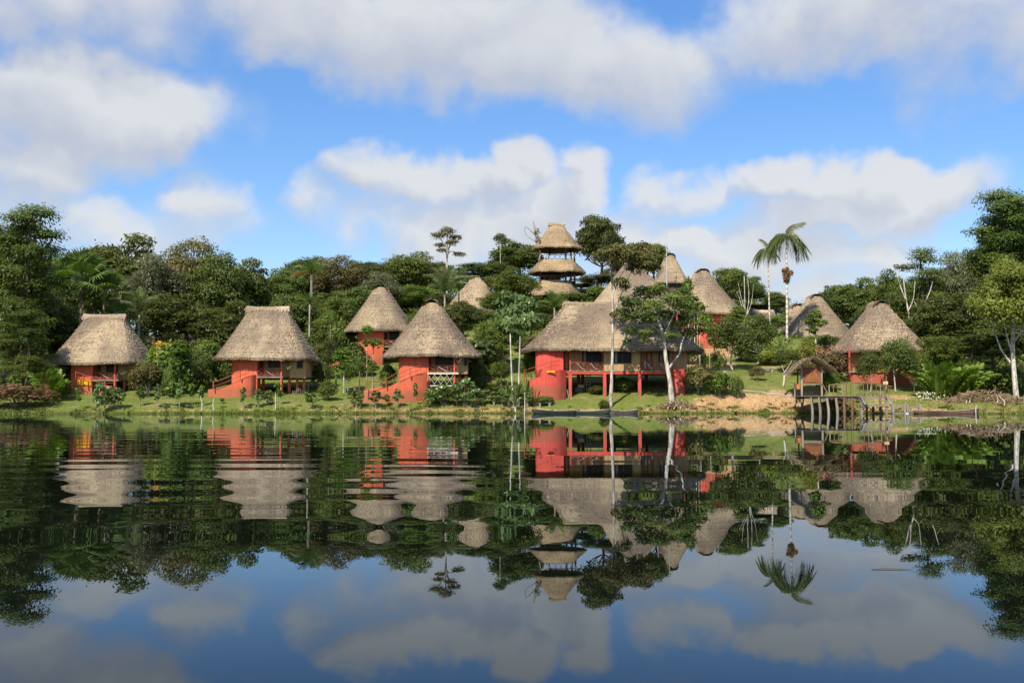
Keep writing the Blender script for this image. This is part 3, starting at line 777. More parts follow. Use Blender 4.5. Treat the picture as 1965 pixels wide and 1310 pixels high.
# --- hut behind between second and third
h, shp, zf, zt_, bd = small_hut('peaked orange-walled hut standing higher up directly behind the white lattice hut', 137, (661, 800), 543, 633, 745, 'y', 1.0,
    (684, 734), 664, (734, 775), (734, 785), [(634, -.6, 689), (655, -1.1, 686), (684, -1.4, 684), (700, -1.2, 676), (720, -1.0, 668), (734, -.6, 664)], [(748, 765, 636, 652)], (735, 770), depth=4.9, seed=12, door=(736, 743), cols=((770, .3), (780, 1.9)), n=2.7)
# --- red hut uphill right of the lodge
h, shp, zf, zt_, bd = small_hut('tall peaked hut with bright red wall uphill behind the right end of the long lodge', 145, (1268, 1428), 512, 601, 1347, 'y', 1.1,
    (1336, 1390), 634, (1298, 1336), (1298, 1409), None, [(1300, 1318, 603, 622)], (1300, 1330), mat='plaster_red', depth=5.6, seed=15, cols=((1300, .3), (1316, 1.9)), n=2.7)
h.mk('return_wall', MB().box(h.x(1390), h.x(1397), .3, 3.0, h.g(h.x(1393), 1) - .6, zt_), 'plaster_red')
h.mk('bamboo_wall', MB().box(h.xy(1397, 1.5) + .002, h.xy(1410, 1.5), 1.4, 5, zf - .3, zt_), 'bamboo')
# --- hut by the pier
h, shp, zf, zt_, bd = small_hut('peaked hut behind the pier with a long red parapet, half hidden by small trees', 117, (1598, 1776), 573, 671, 1684, 'y', 1.0,
    (1722, 1748), 712, (1628, 1722), (1628, 1760), [(1626, -.4, 716), (1650, -1.2, 719), (1680, -1.6, 716), (1700, -1.7, 711), (1722, -1.5, 708), (1742, -1.2, 711), (1751, -.2, 713)], [(1651, 1680, 674, 700), (1700, 1716, 674, 700)], (1630, 1690), mat='plaster_red', depth=5.2, seed=19,
    door=(1684, 1696), cols=((1630, .3), (1660, 1.9), (1750, 2.2)), n=2.7)
h.mk('painted_panel', MB().box(h.xy(1683, -1.9), h.xy(1708, -1.9), -1.86, -1.82, h.zy(714, -1.9), h.zy(708, -1.9)), 'paint_yellow')

# --- the long lodge in the middle
def lodge():
    h = Hut('long_lodge', 'long red lodge on columns with wide thatched roof, in the middle of the waterfront', 112.5, 1173, None, 'lodge')
    h.o.pop('group', None)
    x0, x1 = h.xy(998, 4), h.xy(1350, 4); rx = (x1 - x0) / 2; c = (x0 + x1) / 2; ry = 5.6; cy = ry - 1.1
    ze = h.zy(668, -1.1); zt = h.zy(575, cy); xr0, xr1 = h.xy(1086, cy), h.xy(1256, cy)
    shp = RoofShape(rx, ry, ze, zt - .32, 'x', (xr1 - xr0) / 2, .35, 3.2, 1.22, seed=31)
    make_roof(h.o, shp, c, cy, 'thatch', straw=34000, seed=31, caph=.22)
    M = 'plaster_red'; ztop = ze + .25; zf = h.z(711); bd = 1.5; yr = 2 * ry - 2.4
    redwall(h, h.x(1028), h.x(1081), ztop, M)
    parapet(h, [(1012, -.6, 732), (1022, -1.5, 727), (1040, -2.0, 721), (1060, -1.9, 712), (1074, -1.5, 709.5), (1086, -.7, 710)], M)
    h.mk('stair_end_wall', MB().box(h.x(1081), h.x(1086), -.62, .4, h.g(h.x(1083), 0) - .5, zf - .02), M)
    handrail(h, [(1005, -.9, 712), (1018, -1.6, 707), (1040, -2.1, 700), (1058, -2.0, 694), (1074, -1.6, 692)], [(1006, -.9, 712, 735), (1058, -2.0, 693, 712)], 'wood_red')
    h.mk('painted_panel', MB().box(h.xy(1049, -2.0), h.xy(1064, -2.0), -2.16, -2.12, h.zy(714.5, -2), h.zy(711, -2)), 'paint_yellow')
    for k in range(30):
        xx = h.x(1086) + (h.x(1292) - h.x(1086)) * k / 29.0
        if k % 2: h.mk('joist_end', MB().box(xx - .06, xx + .06, -.20, -.145, zf - .09, zf - .01), 'wood_white')
    h.mk('veranda_floor', MB().box(h.x(1085), h.x(1294), -.14, bd, zf - .08, zf), 'wood_grey_h')
    h.mk('beam', MB().box(h.x(1085), h.x(1294), -.10, .16, h.z(717.5), zf - .082), M)
    h.mk('beam', MB().box(h.x(1085), h.x(1294), 4.3, 4.6, h.z(717.5), zf - .082), M)
    h.mk('body_floor', MB().box(h.x(1085), h.x(1322), bd + .002, yr, zf - .08, zf - .002), 'wood_dark')
    for q in (1094, 1160, 1227, 1291): h.post(q, .03, h.z(717.5), .34, M, 'column')
    for q in (1110, 1165, 1225, 1280): h.post(q, 4.45, h.z(717.5), .34, M, 'column')
    for q in (1118, 1178, 1240): h.post(q, yr - .4, zf - .09, .34, M, 'column')
    # recessed bamboo front with windows and the projecting bay
    def bw(xa, xb, y, wins, door=None):
        m = MB(); cur = xa
        for a, b, z0, z1 in sorted(wins + ([door] if door else [])):
            m.box(cur, a, y, y + .12, zf, ztop)
            if z0 > zf + .01: m.box(a, b, y, y + .12, zf, z0)
            if z1 < ztop: m.box(a, b, y, y + .12, z1, ztop)
            cur = b
        m.box(cur, xb, y, y + .12, zf, ztop); h.mk('bamboo_wall', m, 'bamboo')
        for a, b, z0, z1 in wins: h.window(a, b, z0, z1, y + .04, curtain=True)
        if door:
            a, b, z0, z1 = door; d = h.mk('door', MB().box(a + .03, b - .03, y + .03, y + .08, z0 + .02, z1 - .02), 'wood_red')
            h.mk('door_panel', MB().box(a + .15, b - .15, y + .01, y + .029, z0 + 1.1, z1 - .2), 'bamboo', d)
            h.mk('door_panel', MB().box(a + .15, b - .15, y + .01, y + .029, z0 + .2, z0 + .95), 'bamboo', d)
    X = lambda q, y=bd: h.xy(q, y)
    bw(h.x(1081) + .02, X(1160), bd, [(X(1118), X(1154), h.zy(694, bd), h.zy(668, bd))], (X(1082), X(1092), zf, zf + 2.2))
    bw(h.x(1159), h.x(1228), -.02, [(h.x(1178), h.x(1211), h.z(696), h.z(668))])
    h.mk('bamboo_wall', MB().box(h.x(1159), h.x(1159) + .12, .102, bd - .002, zf, ztop).box(h.x(1228) - .12, h.x(1228), .102, bd - .002, zf, ztop), 'bamboo')
    bw(X(1228), X(1318), bd, [(X(1265), X(1283), h.zy(694, bd), h.zy(670, bd))], (X(1240), X(1252), zf, zf + 2.2))
    h.mk('bamboo_wall', MB().box(X(1318) - .12, X(1318), bd + .122, yr, zf, ztop).box(h.x(1030) + .3, X(1318), yr, yr + .12, zf, ztop), 'bamboo')
    h.mk('ceiling', MB().box(h.x(1084), X(1316), bd + .13, yr - .01, ztop - .1, ztop - .02), 'wood_dark')
    h.post(1094, .03, ztop, .16, 'wood_red', zbot=zf); h.post(1291, .03, ztop, .16, 'wood_red', zbot=zf)
    h.railing(h.x(1095), h.x(1158), -.02, zf, zf + .92, 'wood_red', True, 5)
    h.railing(h.x(1229), h.x(1290), -.02, zf, zf + .92, 'wood_red', True, 5)
    h.mk('chair_back', MB().box(X(1236, 1.0), X(1240, 1.0), .95, 1.05, zf + .3, zf + 1.05), 'plastic_white')
    # right end block
    pts = smooth_path([(h.x(1291), -.35), (h.x(1305), -.4), (h.x(1314), -.1), (h.x(1318), .9), (h.x(1319), 2.4)], 5)
    h.mk('stair_parapet', MB().wall([tuple(p) for p in pts], [h.g(*p) - .6 for p in pts], [h.z(708)] * len(pts), .22), M)
    h.mk('return_wall', MB().box(h.x(1291), h.x(1291) + .2, -.12, 1.2, h.g(h.x(1291), 0) - .5, h.z(708.5)), M)
    # clutter below the floor stands on the ground
    def loose(name, label, cat, px, y, build):
        x = h.xy(px, y); o = empty(name, (h.gx + x, h.Y0 + y, h.gz0 + h.g(x, y))); tag(o, label, cat); build(o); return o
    loose('black_crate', 'black crate with a wooden box on top under the lodge floor', 'crate', 1112, 2.0,
          lambda o: (MB().box(-.55, .35, -.3, .3, .0, .5).build('crate_body', 'plastic_black', o), MB().box(-.58, .38, -.33, .33, .5, .56).build('rim', 'plastic_black', o), MB().box(-.2, .42, -.25, .25, .57, .86).build('wooden_box', 'bamboo', o)))
    def ladder(o):
        for s_ in (-.2, .2): MB().bar((s_, 0, 0), (s_ + .15, .5, 2.1), .07).build('stile', 'wood_grey', o)
        for k in range(5): MB().bar((-.2 + .03 * k + .03, .1 * k + .08, .36 * k + .35), (.2 + .03 * k + .03, .1 * k + .08, .36 * k + .35), .05).build('rung', 'wood_grey', o)
    loose('wooden_ladder', 'pale ladder leaning under the lodge floor', 'ladder', 1128, 2.2, ladder)
    def trestle(o):
        for k, z in enumerate((.85, 1.35)): MB().bar((-1.6, 0, z), (1.6, .1, z + .04), .08).build('rail', 'wood_grey_h', o)
        for x in (-1.5, 1.5): MB().bar((x, .06, 0), (x, .06, 1.45), .08).build('post', 'wood_grey', o)
    loose('drying_rack', 'grey wooden rack with two long bars under the lodge floor', 'rack', 1147, 3.2, trestle)
    for k, (a, b) in enumerate(((1080, 1082), (1088, 1092))):
        p0 = P(a, 736, 111.5); p1 = P(b, 756, 111.2)
        o = MB().tube([(0, 0, 0), (p0.x - p1.x, p0.y - p1.y, p0.z - p1.z)], .035, 6).build('leaning_pole', 'wood_grey' if k else 'wood_red'); o.location = (p1.x, p1.y, gz(p1.x, p1.y))
        tag(o, ('thin red pole leaning on the lodge stair wall', 'thin grey pole leaning beside the first lodge column')[k], 'pole')
lodge()

# --- huts half hidden on the hill: roof, wall and floor posts
def far_hut(label, Y, eave, apex, eave_y, apex_y, ridge, rl, seed, mat='plaster_red', n=2.8, wallpx=None, depth=None, rmat='thatch', pz=1.08, ver=False):
    h = Hut('hill_hut', label, Y, (eave[0] + eave[1]) / 2, 'thatched huts of the lodge')
    x0, x1 = h.x(eave[0]), h.x(eave[1]); rx = (x1 - x0) / 2; ry = depth or rx * .95; cy = ry - 1; x0, x1 = h.xy(eave[0], cy), h.xy(eave[1], cy); rx = (x1 - x0) / 2; c = (x0 + x1) / 2
    ze = h.zy(eave_y, -.5); zt = h.zy(apex_y, cy)
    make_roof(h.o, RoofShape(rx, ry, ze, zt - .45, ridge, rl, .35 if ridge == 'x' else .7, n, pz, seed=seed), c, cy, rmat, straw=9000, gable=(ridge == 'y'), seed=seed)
    w = rx * .74; m = MB(); pts = []
    for k in range(25):
        a = 2 * math.pi * k / 24; pts.append((c + w * sgn_pow(math.cos(a), .7), cy + ry * .74 * sgn_pow(math.sin(a), .7)))
    h.mk('wall', m.wall(pts[::-1], [-6] * 25, [ze + .3] * 25, .15), mat)
    zf = ze - 2.3
    h.window(c - w * .35, c + w * .2, zf + .9, ze - .2, cy - ry * .74 - .06)
    if not ver: return h
    h.mk('veranda_floor', MB().box(c - w * .6, c + w * .9, -.4, cy - ry * .74 - .1, zf - .2, zf), 'wood_grey_h')
    h.railing(c - w * .6, c + w * .9, -.36, zf, zf + .9, 'wood_red', True, 4)
    for s_ in (-.6, .9): h.mk('post', MB().box(c + w * s_ - .1, c + w * s_ + .1, -.45, -.25, -6, ze + .3), mat)
    return h
def sgn_pow(a, p): return math.copysign(abs(a) ** p, a)
far_hut('hut roof showing behind the palm and shrubs up the hill, left of the watchtower', 165, (836, 992), 915, 606, 529, 'y', 1.6, 41)
far_hut('big thatched dining hall behind the long lodge, mostly hidden by the reddish tree', 160, (1112, 1318), 1215, 604, 499, 'x', 1.1, 43, depth=7.5)
far_hut('small peaked thatch behind the tall radio mast on top of the hill', 186, (1252, 1322), 1277, 541, 485, 'y', .7, 45, mat='wood_dark')
far_hut('wide thatched hut behind the two tall white palms', 150, (1494, 1636), 1566, 645, 563, 'y', 1.1, 47)
far_hut('thatch peak just showing left behind the wide hut by the white palms', 163, (1478, 1580), 1530, 655, 581, 'y', .9, 49)
far_hut('low thatched roof far uphill left of the thinner white palm', 172, (1428, 1502), 1466, 626, 592, 'x', 1.3, 51)

# --- watchtower
def tower():
    h = Hut('watchtower', 'three-tiered wooden watchtower with golden thatched roofs on top of the hill', 180, 1070, None, 'tower'); h.o.pop('group', None)
    c = h.x(1070); k = 1 / 11.1
    def tier(pyt, pye, xl, xr, tl, tr, seed, cap, dy=4.0):
        rx = (h.x(xr) - h.x(xl)) / 2; cc = (h.x(xr) + h.x(xl)) / 2; z1 = h.zy(pyt, dy); z0 = h.zy(pye, dy)
        t = (h.x(tr) - h.x(tl)) / 2
        shp = RoofShape(rx * 1.02, rx * .95, z0, z1 - (.3 if cap else 0), 'x', t * .92, t * (.25 if cap else .9), sides=8, rot=math.pi / 8 + .15, n=2.4, pz=1.15 if cap else .8, seed=seed)
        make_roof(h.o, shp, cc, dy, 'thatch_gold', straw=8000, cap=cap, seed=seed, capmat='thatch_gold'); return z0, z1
    a0, a1 = tier(427, 478, 1020, 1121, 1057, 1080, 61, True)
    b0, b1 = tier(502, 524, 1013, 1128, 1034, 1104, 62, False)
    c0, c1 = tier(541, 567, 1013, 1119, 1036, 1104, 63, False)
    for px, dy in ((1037, 1.6), (1087, 1.3), (1105, 2.6), (1057, 6.2), (1040, 5.4), (1100, 6.0)):
        x = h.x(px); h.mk('post', MB().tube([(x, dy, -2), (x, dy, a0 + 1.2)], .17, 7), 'wood_dark')
    for z in (b1 - .1, c1 - .1): h.mk('deck', MB().box(h.x(1037), h.x(1105), 1.5, 6.3, z - .15, z), 'wood_dark')  # dark boards stand in for the shade between the roofs
    for z0, z1 in ((c1, b0 + .3),): h.mk('back_screen', MB().box(h.x(1042), h.x(1078), 5.6, 5.7, z0, z1), 'wood_dark')
    for z0 in (b1, c1):
        m = h.mk('railing', MB().bar((h.x(1037), 1.5, z0 + .85), (h.x(1105), 1.5, z0 + .85), .08), 'wood_brown')
        h.mk('rail', MB().bar((h.x(1037), 6.3, z0 + .85), (h.x(1105), 6.3, z0 + .85), .08), 'wood_brown', m)
        for q in range(7):
            a = h.x(1039 + q * 10); hh = 1.0 if z0 == b1 else .75
            pts = smooth_path([(a - .4, 1.45, z0 - .1), (a - .1, 1.42, z0 + hh * .8), (a + .35, 1.42, z0 + hh), (a + .75, 1.45, z0 - .1)], 4)
            h.mk('bent_branch', MB().tube(pts, .045, 5), 'wood_white' if z0 == b1 else 'wood_brown', m)
    for q in range(5):
        a = h.x(1058 + q * 9); h.mk('brace', MB().bar((a, 2.4 + .5 * (q % 2), c1), (a + RN.uniform(-1.0, 1.2), 2.6, b0 + .6), .09), 'wood_brown')
    h.mk('stair', MB().bar((h.x(1072), 3, c1), (h.x(1090), 3.6, b1), .5, .12), 'wood_dark')
    h.mk('lower_wall', MB().box(h.x(1040), h.x(1102), 1.9, 6, -3, c0 + .5), 'wood_dark')
tower()

# ------------------------------------------------------------------ pier, kiosk, fences, boats, masts
def gpt(px, Y): x = PX(px, Y); return Vector((x, Y, gz(x, Y)))
def pier():
    Y0 = 104.6; o = empty('pier', (PX(1650, Y0), Y0, 0)); ox, oy = o.location.x, Y0
    tag(o, 'grey timber pier on posts with stepped landing at the right shore', 'pier')
    X = lambda px, y=0: P(px, 700, Y0 + y).x - ox
    Z = lambda py, y=0: P(982, py, Y0 + y).z
    zt = Z(759.5); yb = 5.5
    x0, x1 = X(1543), X(1647); n = 34
    m0 = MB().box(0, (x1 - x0) / n - .012, 0, yb, -.05, 0).mesh('plank'); m0.materials.append(MAT['wood_grey'])
    for k in range(n):
        p = link('plank', m0, None, o); p.location = (x0 + k * (x1 - x0) / n, -.1 + RN.uniform(-.05, .05), zt + RN.uniform(-.008, .008))
    MB().box(x0, x1, .02, .16, zt - .27, zt - .06).build('edge_beam', 'wood_dark', o)
    MB().box(x0, x1, 3.4, 3.55, zt - .27, zt - .06).build('edge_beam', 'wood_brown', o)
    posts = [1557, 1572, 1588, 1605, 1619, 1634]
    for k, q in enumerate(posts):
        lean = .10 if k < 4 else 0
        MB().tube([(X(q) - lean, .10, zt - .06), (X(q) + lean * .3, .06, .5), (X(q) + lean, .0, -2)], [.12, .13, .14], 8).build('post', 'wood_grey' if k < 4 else 'wood_brown', o)
        MB().tube([(X(q, 3.5), 3.5, zt - .06), (X(q, 3.5), 3.5, -2)], .12, 7).build('post', 'wood_dark', o)
    for k in range(3, 6):
        a = X(posts[k]); b = X(posts[k + 1]) if k < 5 else X(1647)
        for z0, z1 in ((zt - .3, .9), (.9, .1)):
            MB().bar((a, .22, z0), (b, .22, z1), .09, .05).build('cross_brace', 'wood_brown', o); MB().bar((a, .28, z1), (b, .28, z0), .09, .05).build('cross_brace', 'wood_brown', o)
    # stepped landing
    def platform(xa, xb, pt, y0, y1, rails):
        z = Z(pt); m = int(max(3, (y1 - y0) / .2))
        me = MB().box(X(xa), X(xb), 0, (y1 - y0) / m - .015, -.05, 0).mesh('plank'); me.materials.append(MAT['wood_grey_h'])
        for k in range(m): q = link('plank', me, None, o); q.location = (0, y0 + k * (y1 - y0) / m, z)
        MB().box(X(xa), X(xb), y0 - .06, y0 - .004, z - .2, z + .01).build('edge_beam', 'wood_grey_h', o)
        return z
    za = platform(1647, 1700, 776, -.4, 1.6, 0)
    zb = platform(1702, 1757, 791.5, -1.2, .4, 0)
    for xa, xb, pys, y in ((1649, 1698, (759.5, 763.5, 769.5), -.3), (1703, 1756, (776, 780.5, 786), -1.1)):
        for k, py in enumerate(pys):
            MB().box(X(xa), X(xb), y - .04, y + .04, Z(py) - .13 + .05 * k, Z(py)).build('rail', 'wood_grey_h', o)
            MB().box(X(xa) - .02, X(xa) + .1, y, y + 1.8, Z(py) - .11, Z(py) - .01).build('rail', 'wood_grey', o)
    for q, y, top in ((1649, -.3, 757), (1697, -.3, 757), (1698, 1.5, 757), (1704, -1.1, 775), (1726, -1.16, 775), (1731, -1.16, 775), (1755, -1.1, 775), (1664, .4, 776), (1678, .6, 776), (1690, .3, 776), (1712, .2, 790)):
        MB().box(X(q) - .09, X(q) + .09, y - .09, y + .09, -1.8, Z(top)).build('post', 'wood_grey' if y < 0 else 'wood_brown', o)
    for a, b in ((1650, 1664), (1664, 1680), (1680, 1697)):
        MB().bar((X(a), .3, za - .1), (X(b), .3, .05), .1, .05).build('cross_brace', 'wood_brown', o); MB().bar((X(a), .36, .05), (X(b), .36, za - .1), .1, .05).build('cross_brace', 'wood_brown', o)
    for (a, pa), (b, pb) in (((1648, 758), (1656, 776)), ((1697, 758), (1706, 776)), ((1700, 777), (1712, 793)), ((1754, 776), (1760, 786))):
        MB().bar((X(a), -.42, Z(pa)), (X(b), -.7, Z(pb)), .5, .14).build('stair_stringer', 'wood_grey', o)
    MB().box(X(1726), X(1732), -1.32, -1.24, Z(796), Z(792)).build('white_float', 'plastic_white', o)
pier()

def kiosk():
    Y = 110.6; g = gpt(1556, Y); o = empty('notice_kiosk', g); tag(o, 'brown notice board under a ragged palm thatch gable on the bank by the pier', 'kiosk')
    X = lambda px, y=0: P(px, 700, Y + y).x - g.x
    Z = lambda py, y=0: P(982, py, Y + y).z - g.z
    for q in (1537.5, 1576):
        MB().box(X(q) - .09, X(q) + .09, -.09, .09, gz(g.x + X(q), Y) - g.z - .4, Z(703)).build('post', 'wood_grey', o)
        MB().box(X(q) - .07, X(q) + .07, 1.4, 1.54, gz(g.x + X(q), Y + 1.5) - g.z - .4, Z(700)).build('post', 'wood_brown', o)
    bx0, bx1, bz0, bz1 = X(1539), X(1575), Z(736), Z(704.5)
    n = 5
    for k in range(n):
        MB().box(bx0, bx1, -.05, .0, bz0 + k * (bz1 - bz0) / n + .006, bz0 + (k + 1) * (bz1 - bz0) / n).build('board', 'sign_board', o)
    MB().box(bx0 - .02, bx1 + .02, -.09, .04, bz0 - .1, bz0 - .004).build('sill', 'wood_grey_h', o)
    # weathered carved yellow writing: rows widening to the bottom, too worn to read
    r = random.Random(4); m = MB(); rows = 7
    for k in range(rows):
        zc = Z(711 + k * 3.4); half = .18 + .11 * k; x = X(1559.5) - half
        while x < X(1559.5) + half:
            w = r.uniform(.04, .10); hgt = r.uniform(.08, .13)
            m.bar((x, -.062, zc - hgt / 2 + r.uniform(-.02, .02)), (x + w * .5, -.062, zc + hgt / 2), .022, .02)
            if r.random() < .6: m.bar((x + w * .2, -.064, zc + r.uniform(-.05, .05)), (x + w, -.064, zc + r.uniform(-.05, .05)), .02, .02)
            x += w + r.uniform(.02, .06)
    m.build('lettering', 'lettering', o)
    # palm-leaf roof: ridge runs away from the viewer, two drooping slopes of split leaves
    apx, az_ = X(1556), Z(686); slopes = MB()
    for sg, ex, ez in ((-1, X(1517), Z(714)), (1, X(1599), Z(714))):
        pts = [(apx, az_), (apx + (ex - apx) * .5, az_ + (ez - az_) * .38), (ex, ez)]
        sp = smooth_path(pts, 5)
        for i in range(len(sp) - 1):
            a, b = sp[i], sp[i + 1]
            slopes.add([(a[0], -.9, a[1]), (b[0], -.9, b[1]), (b[0], 2.2, b[1]), (a[0], 2.2, a[1]), (a[0], -.88, a[1] - .09), (b[0], -.88, b[1] - .09), (b[0], 2.2, b[1] - .09), (a[0], 2.2, a[1] - .09)],
                       [(0, 1, 2, 3), (7, 6, 5, 4), (0, 4, 5, 1), (2, 6, 7, 3)])
    ro = slopes.build('roof', 'thatch', o)
    V = []; tv = []
    for _ in range(2600):
        sg = r.choice((-1, 1)); ex = X(1517) if sg < 0 else X(1599); ez = Z(714); u = r.random() ** .8
        y = -1.0 if r.random() < .45 else r.uniform(-1, 2.2); y += r.uniform(-.08, .08)
        x = apx + (ex - apx) * u; z = az_ + (ez - az_) * (.55 * u + .45 * u * u) + .06 + r.uniform(-.05, .08)
        L = r.uniform(.2, .55); dx = sg * L * .62; dz = -L * r.uniform(.45, .95); w = r.uniform(.02, .05)
        V += [(x, y - w, z + w), (x, y + w, z - w), (x + dx, y + w + r.uniform(-.15, .1), z + dz), (x + dx, y - w, z + dz)]; tv += [r.random()] * 4
    s_ = link('straw', np_mesh('straw', np.array(V), np.arange(len(V)).reshape(-1, 4), np.array(tv)), 'straw_pale', ro); s_['kind'] = 'stuff'
    for sg, px in ((-1, 1526), (1, 1588)):
        MB().tube([(apx, .6, az_ - .2), (X(px), .6, Z(706))], .06, 6).build('rafter', 'wood_brown', o)
    MB().tube([(apx, -.9, az_ - .12), (apx, 2.2, az_ - .12)], .06, 6).build('ridge_pole', 'wood_brown', o)
kiosk()

def waste_bin(label, px, Y, py_top, body_h, r, bodymat, lid=None, postpx=None):
    g = gpt(px, Y); o = empty('waste_bin', g); tag(o, label, 'bin', 'waste bins')
    z1 = P(px, py_top, Y).z - g.z; z0 = z1 - body_h
    n = 14; m = MB(); pts = [(0, 0, z0), (0, 0, z1)]
    m.tube(pts, [r * .78, r], n); m.tube([(0, 0, z1), (0, 0, z1 + .05)], [r * 1.08, r * 1.08], n); m.build('bucket', bodymat, o)
    if lid: MB().tube([(0, 0, z1 + .06), (0, 0, z1 + .22), (0, 0, z1 + .38), (0, 0, z1 + .48)], [r * 1.2, r * 1.15, r * .8, r * .2], n).build('lid', lid, o)
    x = 0 if postpx is None else P(postpx, 700, Y).x - g.x
    MB().tube([(x, 0.02, -.4), (x, 0.02, z1 + (.2 if x else -.25))], .07, 7).build('post', 'wood_grey', o)
    if x: MB().bar((x, 0, z1 - .02), (r, 0, z1 - .02), .06).build('bracket', 'wood_grey', o)
waste_bin('orange waste bucket hung on a post beside the notice kiosk', 1531.5, 110.8, 737.5, .5, .26, 'paint_orange', None, 1524.5)
waste_bin('orange bin with pale dome lid on the slope path below the red hut', 1391, 131, 693, .62, .27, 'paint_orange', 'paint_cream')
for (px, Y, pt, lab) in ((645, 121, 723, 'short green post on the lawn right of the second hut'), (665, 115.5, 746, 'short green post on the grass left of the lattice hut'), (160 + 0, 0, 0, None)):
    if lab:
        g = gpt(px, Y); hgt = max(.5, P(px, pt, Y).z - g.z)
        o = empty('marker_post', g); tag(o, lab, 'post', 'green marker posts')
        MB().tube([(0, 0, -.2), (0, 0, hgt - .08), (0, 0, hgt)], [.11, .11, .07], 10).build('shaft', 'paint_green', o); MB().tube([(0, 0, hgt - .02), (0, 0, hgt + .06)], [.13, .09], 10).build('cap', 'paint_green', o)

def fence():
    o = empty('bank_railing', gpt(1650, 110)); tag(o, 'thin wooden railing along the bank behind the pier', 'railing'); L = o.location
    top = [(1577, 735, 110.5), (1592, 738, 109.6), (1622, 736, 109.6), (1656, 734, 109.6), (1688, 737, 109.6), (1712, 742, 109.4)]
    pts = [P(*q) - L for q in top]
    MB().tube(smooth_path([tuple(p) for p in pts[1:]], 5), .05, 6).build('top_rail', 'wood_brown', o)
    MB().bar(pts[0], P(1588, 754, 109.6) - L, .08).build('brace', 'wood_brown', o)
    for k in range(15):
        px = 1591 + k * 8.2; py = np.interp(px, [q[0] for q in top], [q[1] for q in top]); p = P(px, py, 109.6)
        MB().tube([(p.x - L.x, 109.6 - L.y, p.z - L.z - (0 if k % 4 == 0 else .03)), (p.x - L.x, 109.6 - L.y, gz(p.x, 109.6) - .3 - L.z)], .055 if k % 4 == 0 else .038, 6).build('baluster', 'wood_brown' if k % 3 else 'wood_grey', o)
fence()
def small_sign():
    g = gpt(1698.5, 110.8); o = empty('small_sign', g); tag(o, 'small cream sign on a stake before the red parapet', 'sign')
    z0 = P(1698, 737, 110.8).z - g.z; z1 = P(1698, 731.5, 110.8).z - g.z
    MB().box(-.04, .04, 0, .06, -.3, z1).build('stake', 'wood_brown', o); MB().box(-.24, .24, -.04, -.01, z0, z1).build('board', 'paint_cream', o)
    m = MB()
    for k in range(3): m.box(-.17, .17 - .05 * k, -.046, -.042, z1 - .09 - .08 * k, z1 - .07 - .08 * k)
    m.build('lettering', 'lettering_dark', o)
small_sign()
def bench():
    g = gpt(1466, 125); o = empty('garden_bench', g); tag(o, 'low grey stone bench on the lawn left of the kiosk', 'bench')
    MB().box(-1.15, 1.15, -.3, .3, .42, .56).build('seat', 'stone', o)
    for x in (-.9, .9): MB().box(x - .13, x + .13, -.25, .25, -.2, .419).build('leg', 'stone', o)
bench()
def path():
    ctrl = [(1386, 128), (1392, 122), (1398, 117.5), (1412, 114.6), (1430, 113.4), (1470, 113.0), (1520, 112.6)]
    pts = smooth_path([(PX(a, b), b) for a, b in ctrl], 8); V = []; Fc = []
    for i, p in enumerate(pts):
        d = pts[min(i + 1, len(pts) - 1)] - pts[max(i - 1, 0)]; d = d / np.linalg.norm(d); n = np.array((-d[1], d[0])) * .38
        for q in (p + n, p - n): V.append((q[0], q[1], gz(*q) + .03))
        if i: k = 2 * i; Fc.append((k - 2, k - 1, k + 1, k))
    o = MB().add(V, Fc).build('path', 'path_gravel'); tag(o, kind='structure', label='narrow gravel footpath down the slope')
path()

def canoe(label, p0, p1, Y0, Y1, beam, freeb, mat, inner, raise0=.25, raise1=.25, square=False):
    a = Vector((PX(p0, Y0), Y0, 0)); b = Vector((PX(p1, Y1), Y1, 0)); d = b - a; L = d.length; ang = math.atan2(d.y, d.x)
    o = empty('dugout_canoe', a + d / 2, ang); tag(o, label, 'canoe', 'canoes moored at the bank')
    ns, na = 22, 9; V = []; Fc = []
    def sec(u, inset):
        w = beam / 2 * max(.04, (1 - abs(2 * u - 1) ** (2.6 if not square else 5)) ** .6) - inset; w = max(w, .02)
        keel = -.22 + (.20 + freeb * .85) * abs(2 * u - 1) ** 7; top = freeb + (raise0 * max(0, .5 - u) ** 2 * 4 if u < .5 else raise1 * (u - .5) ** 2 * 4)
        x = (u - .5) * L; out = []
        for k in range(na):
            t_ = math.pi * k / (na - 1); out.append((x, -w * math.cos(t_), top - (top - keel - inset) * math.sin(t_) ** .8))
        return out
    for i in range(ns): V += sec(i / (ns - 1), 0)
    for i in range(ns - 1):
        for k in range(na - 1): q = i * na + k; Fc.append((q, q + 1, q + na + 1, q + na))
    Fc += [tuple(range(na)), tuple((ns - 1) * na + k for k in range(na - 1, -1, -1))]
    MB().add(V, Fc).build('hull', mat, o, smooth=True)
    V = []; Fc = []
    for i in range(ns): V += sec(.02 + .96 * i / (ns - 1), .05)
    for i in range(ns - 1):
        for k in range(na - 1): q = i * na + k; Fc.append((q, q + na, q + na + 1, q + 1))
    MB().add(V, Fc).build('inside', inner, o, smooth=True)
    for s_ in (0, -1):
        pts = [sec(i / (ns - 1), 0)[s_] for i in range(ns)]; MB().tube(pts, .045, 5).build('gunwale', 'boat_grey', o)
    for u in (.25, .45, .65, .82):
        q = sec(u, .05); MB().box(q[0][0] - .14, q[0][0] + .14, q[0][1], q[-1][1], q[0][2] - .1, q[0][2] - .06).build('thwart', 'boat_grey', o)
canoe('dark green canoe at the left end of the moored row below the lodge', 1020, 1112, 103.2, 104.4, 1.15, .28, 'boat_green', 'boat_grey', .22, .1)
canoe('long green canoe moored in the middle of the row below the lodge', 1078, 1172, 105.0, 103.4, 1.15, .25, 'boat_green', 'boat_grey', .1, .2)
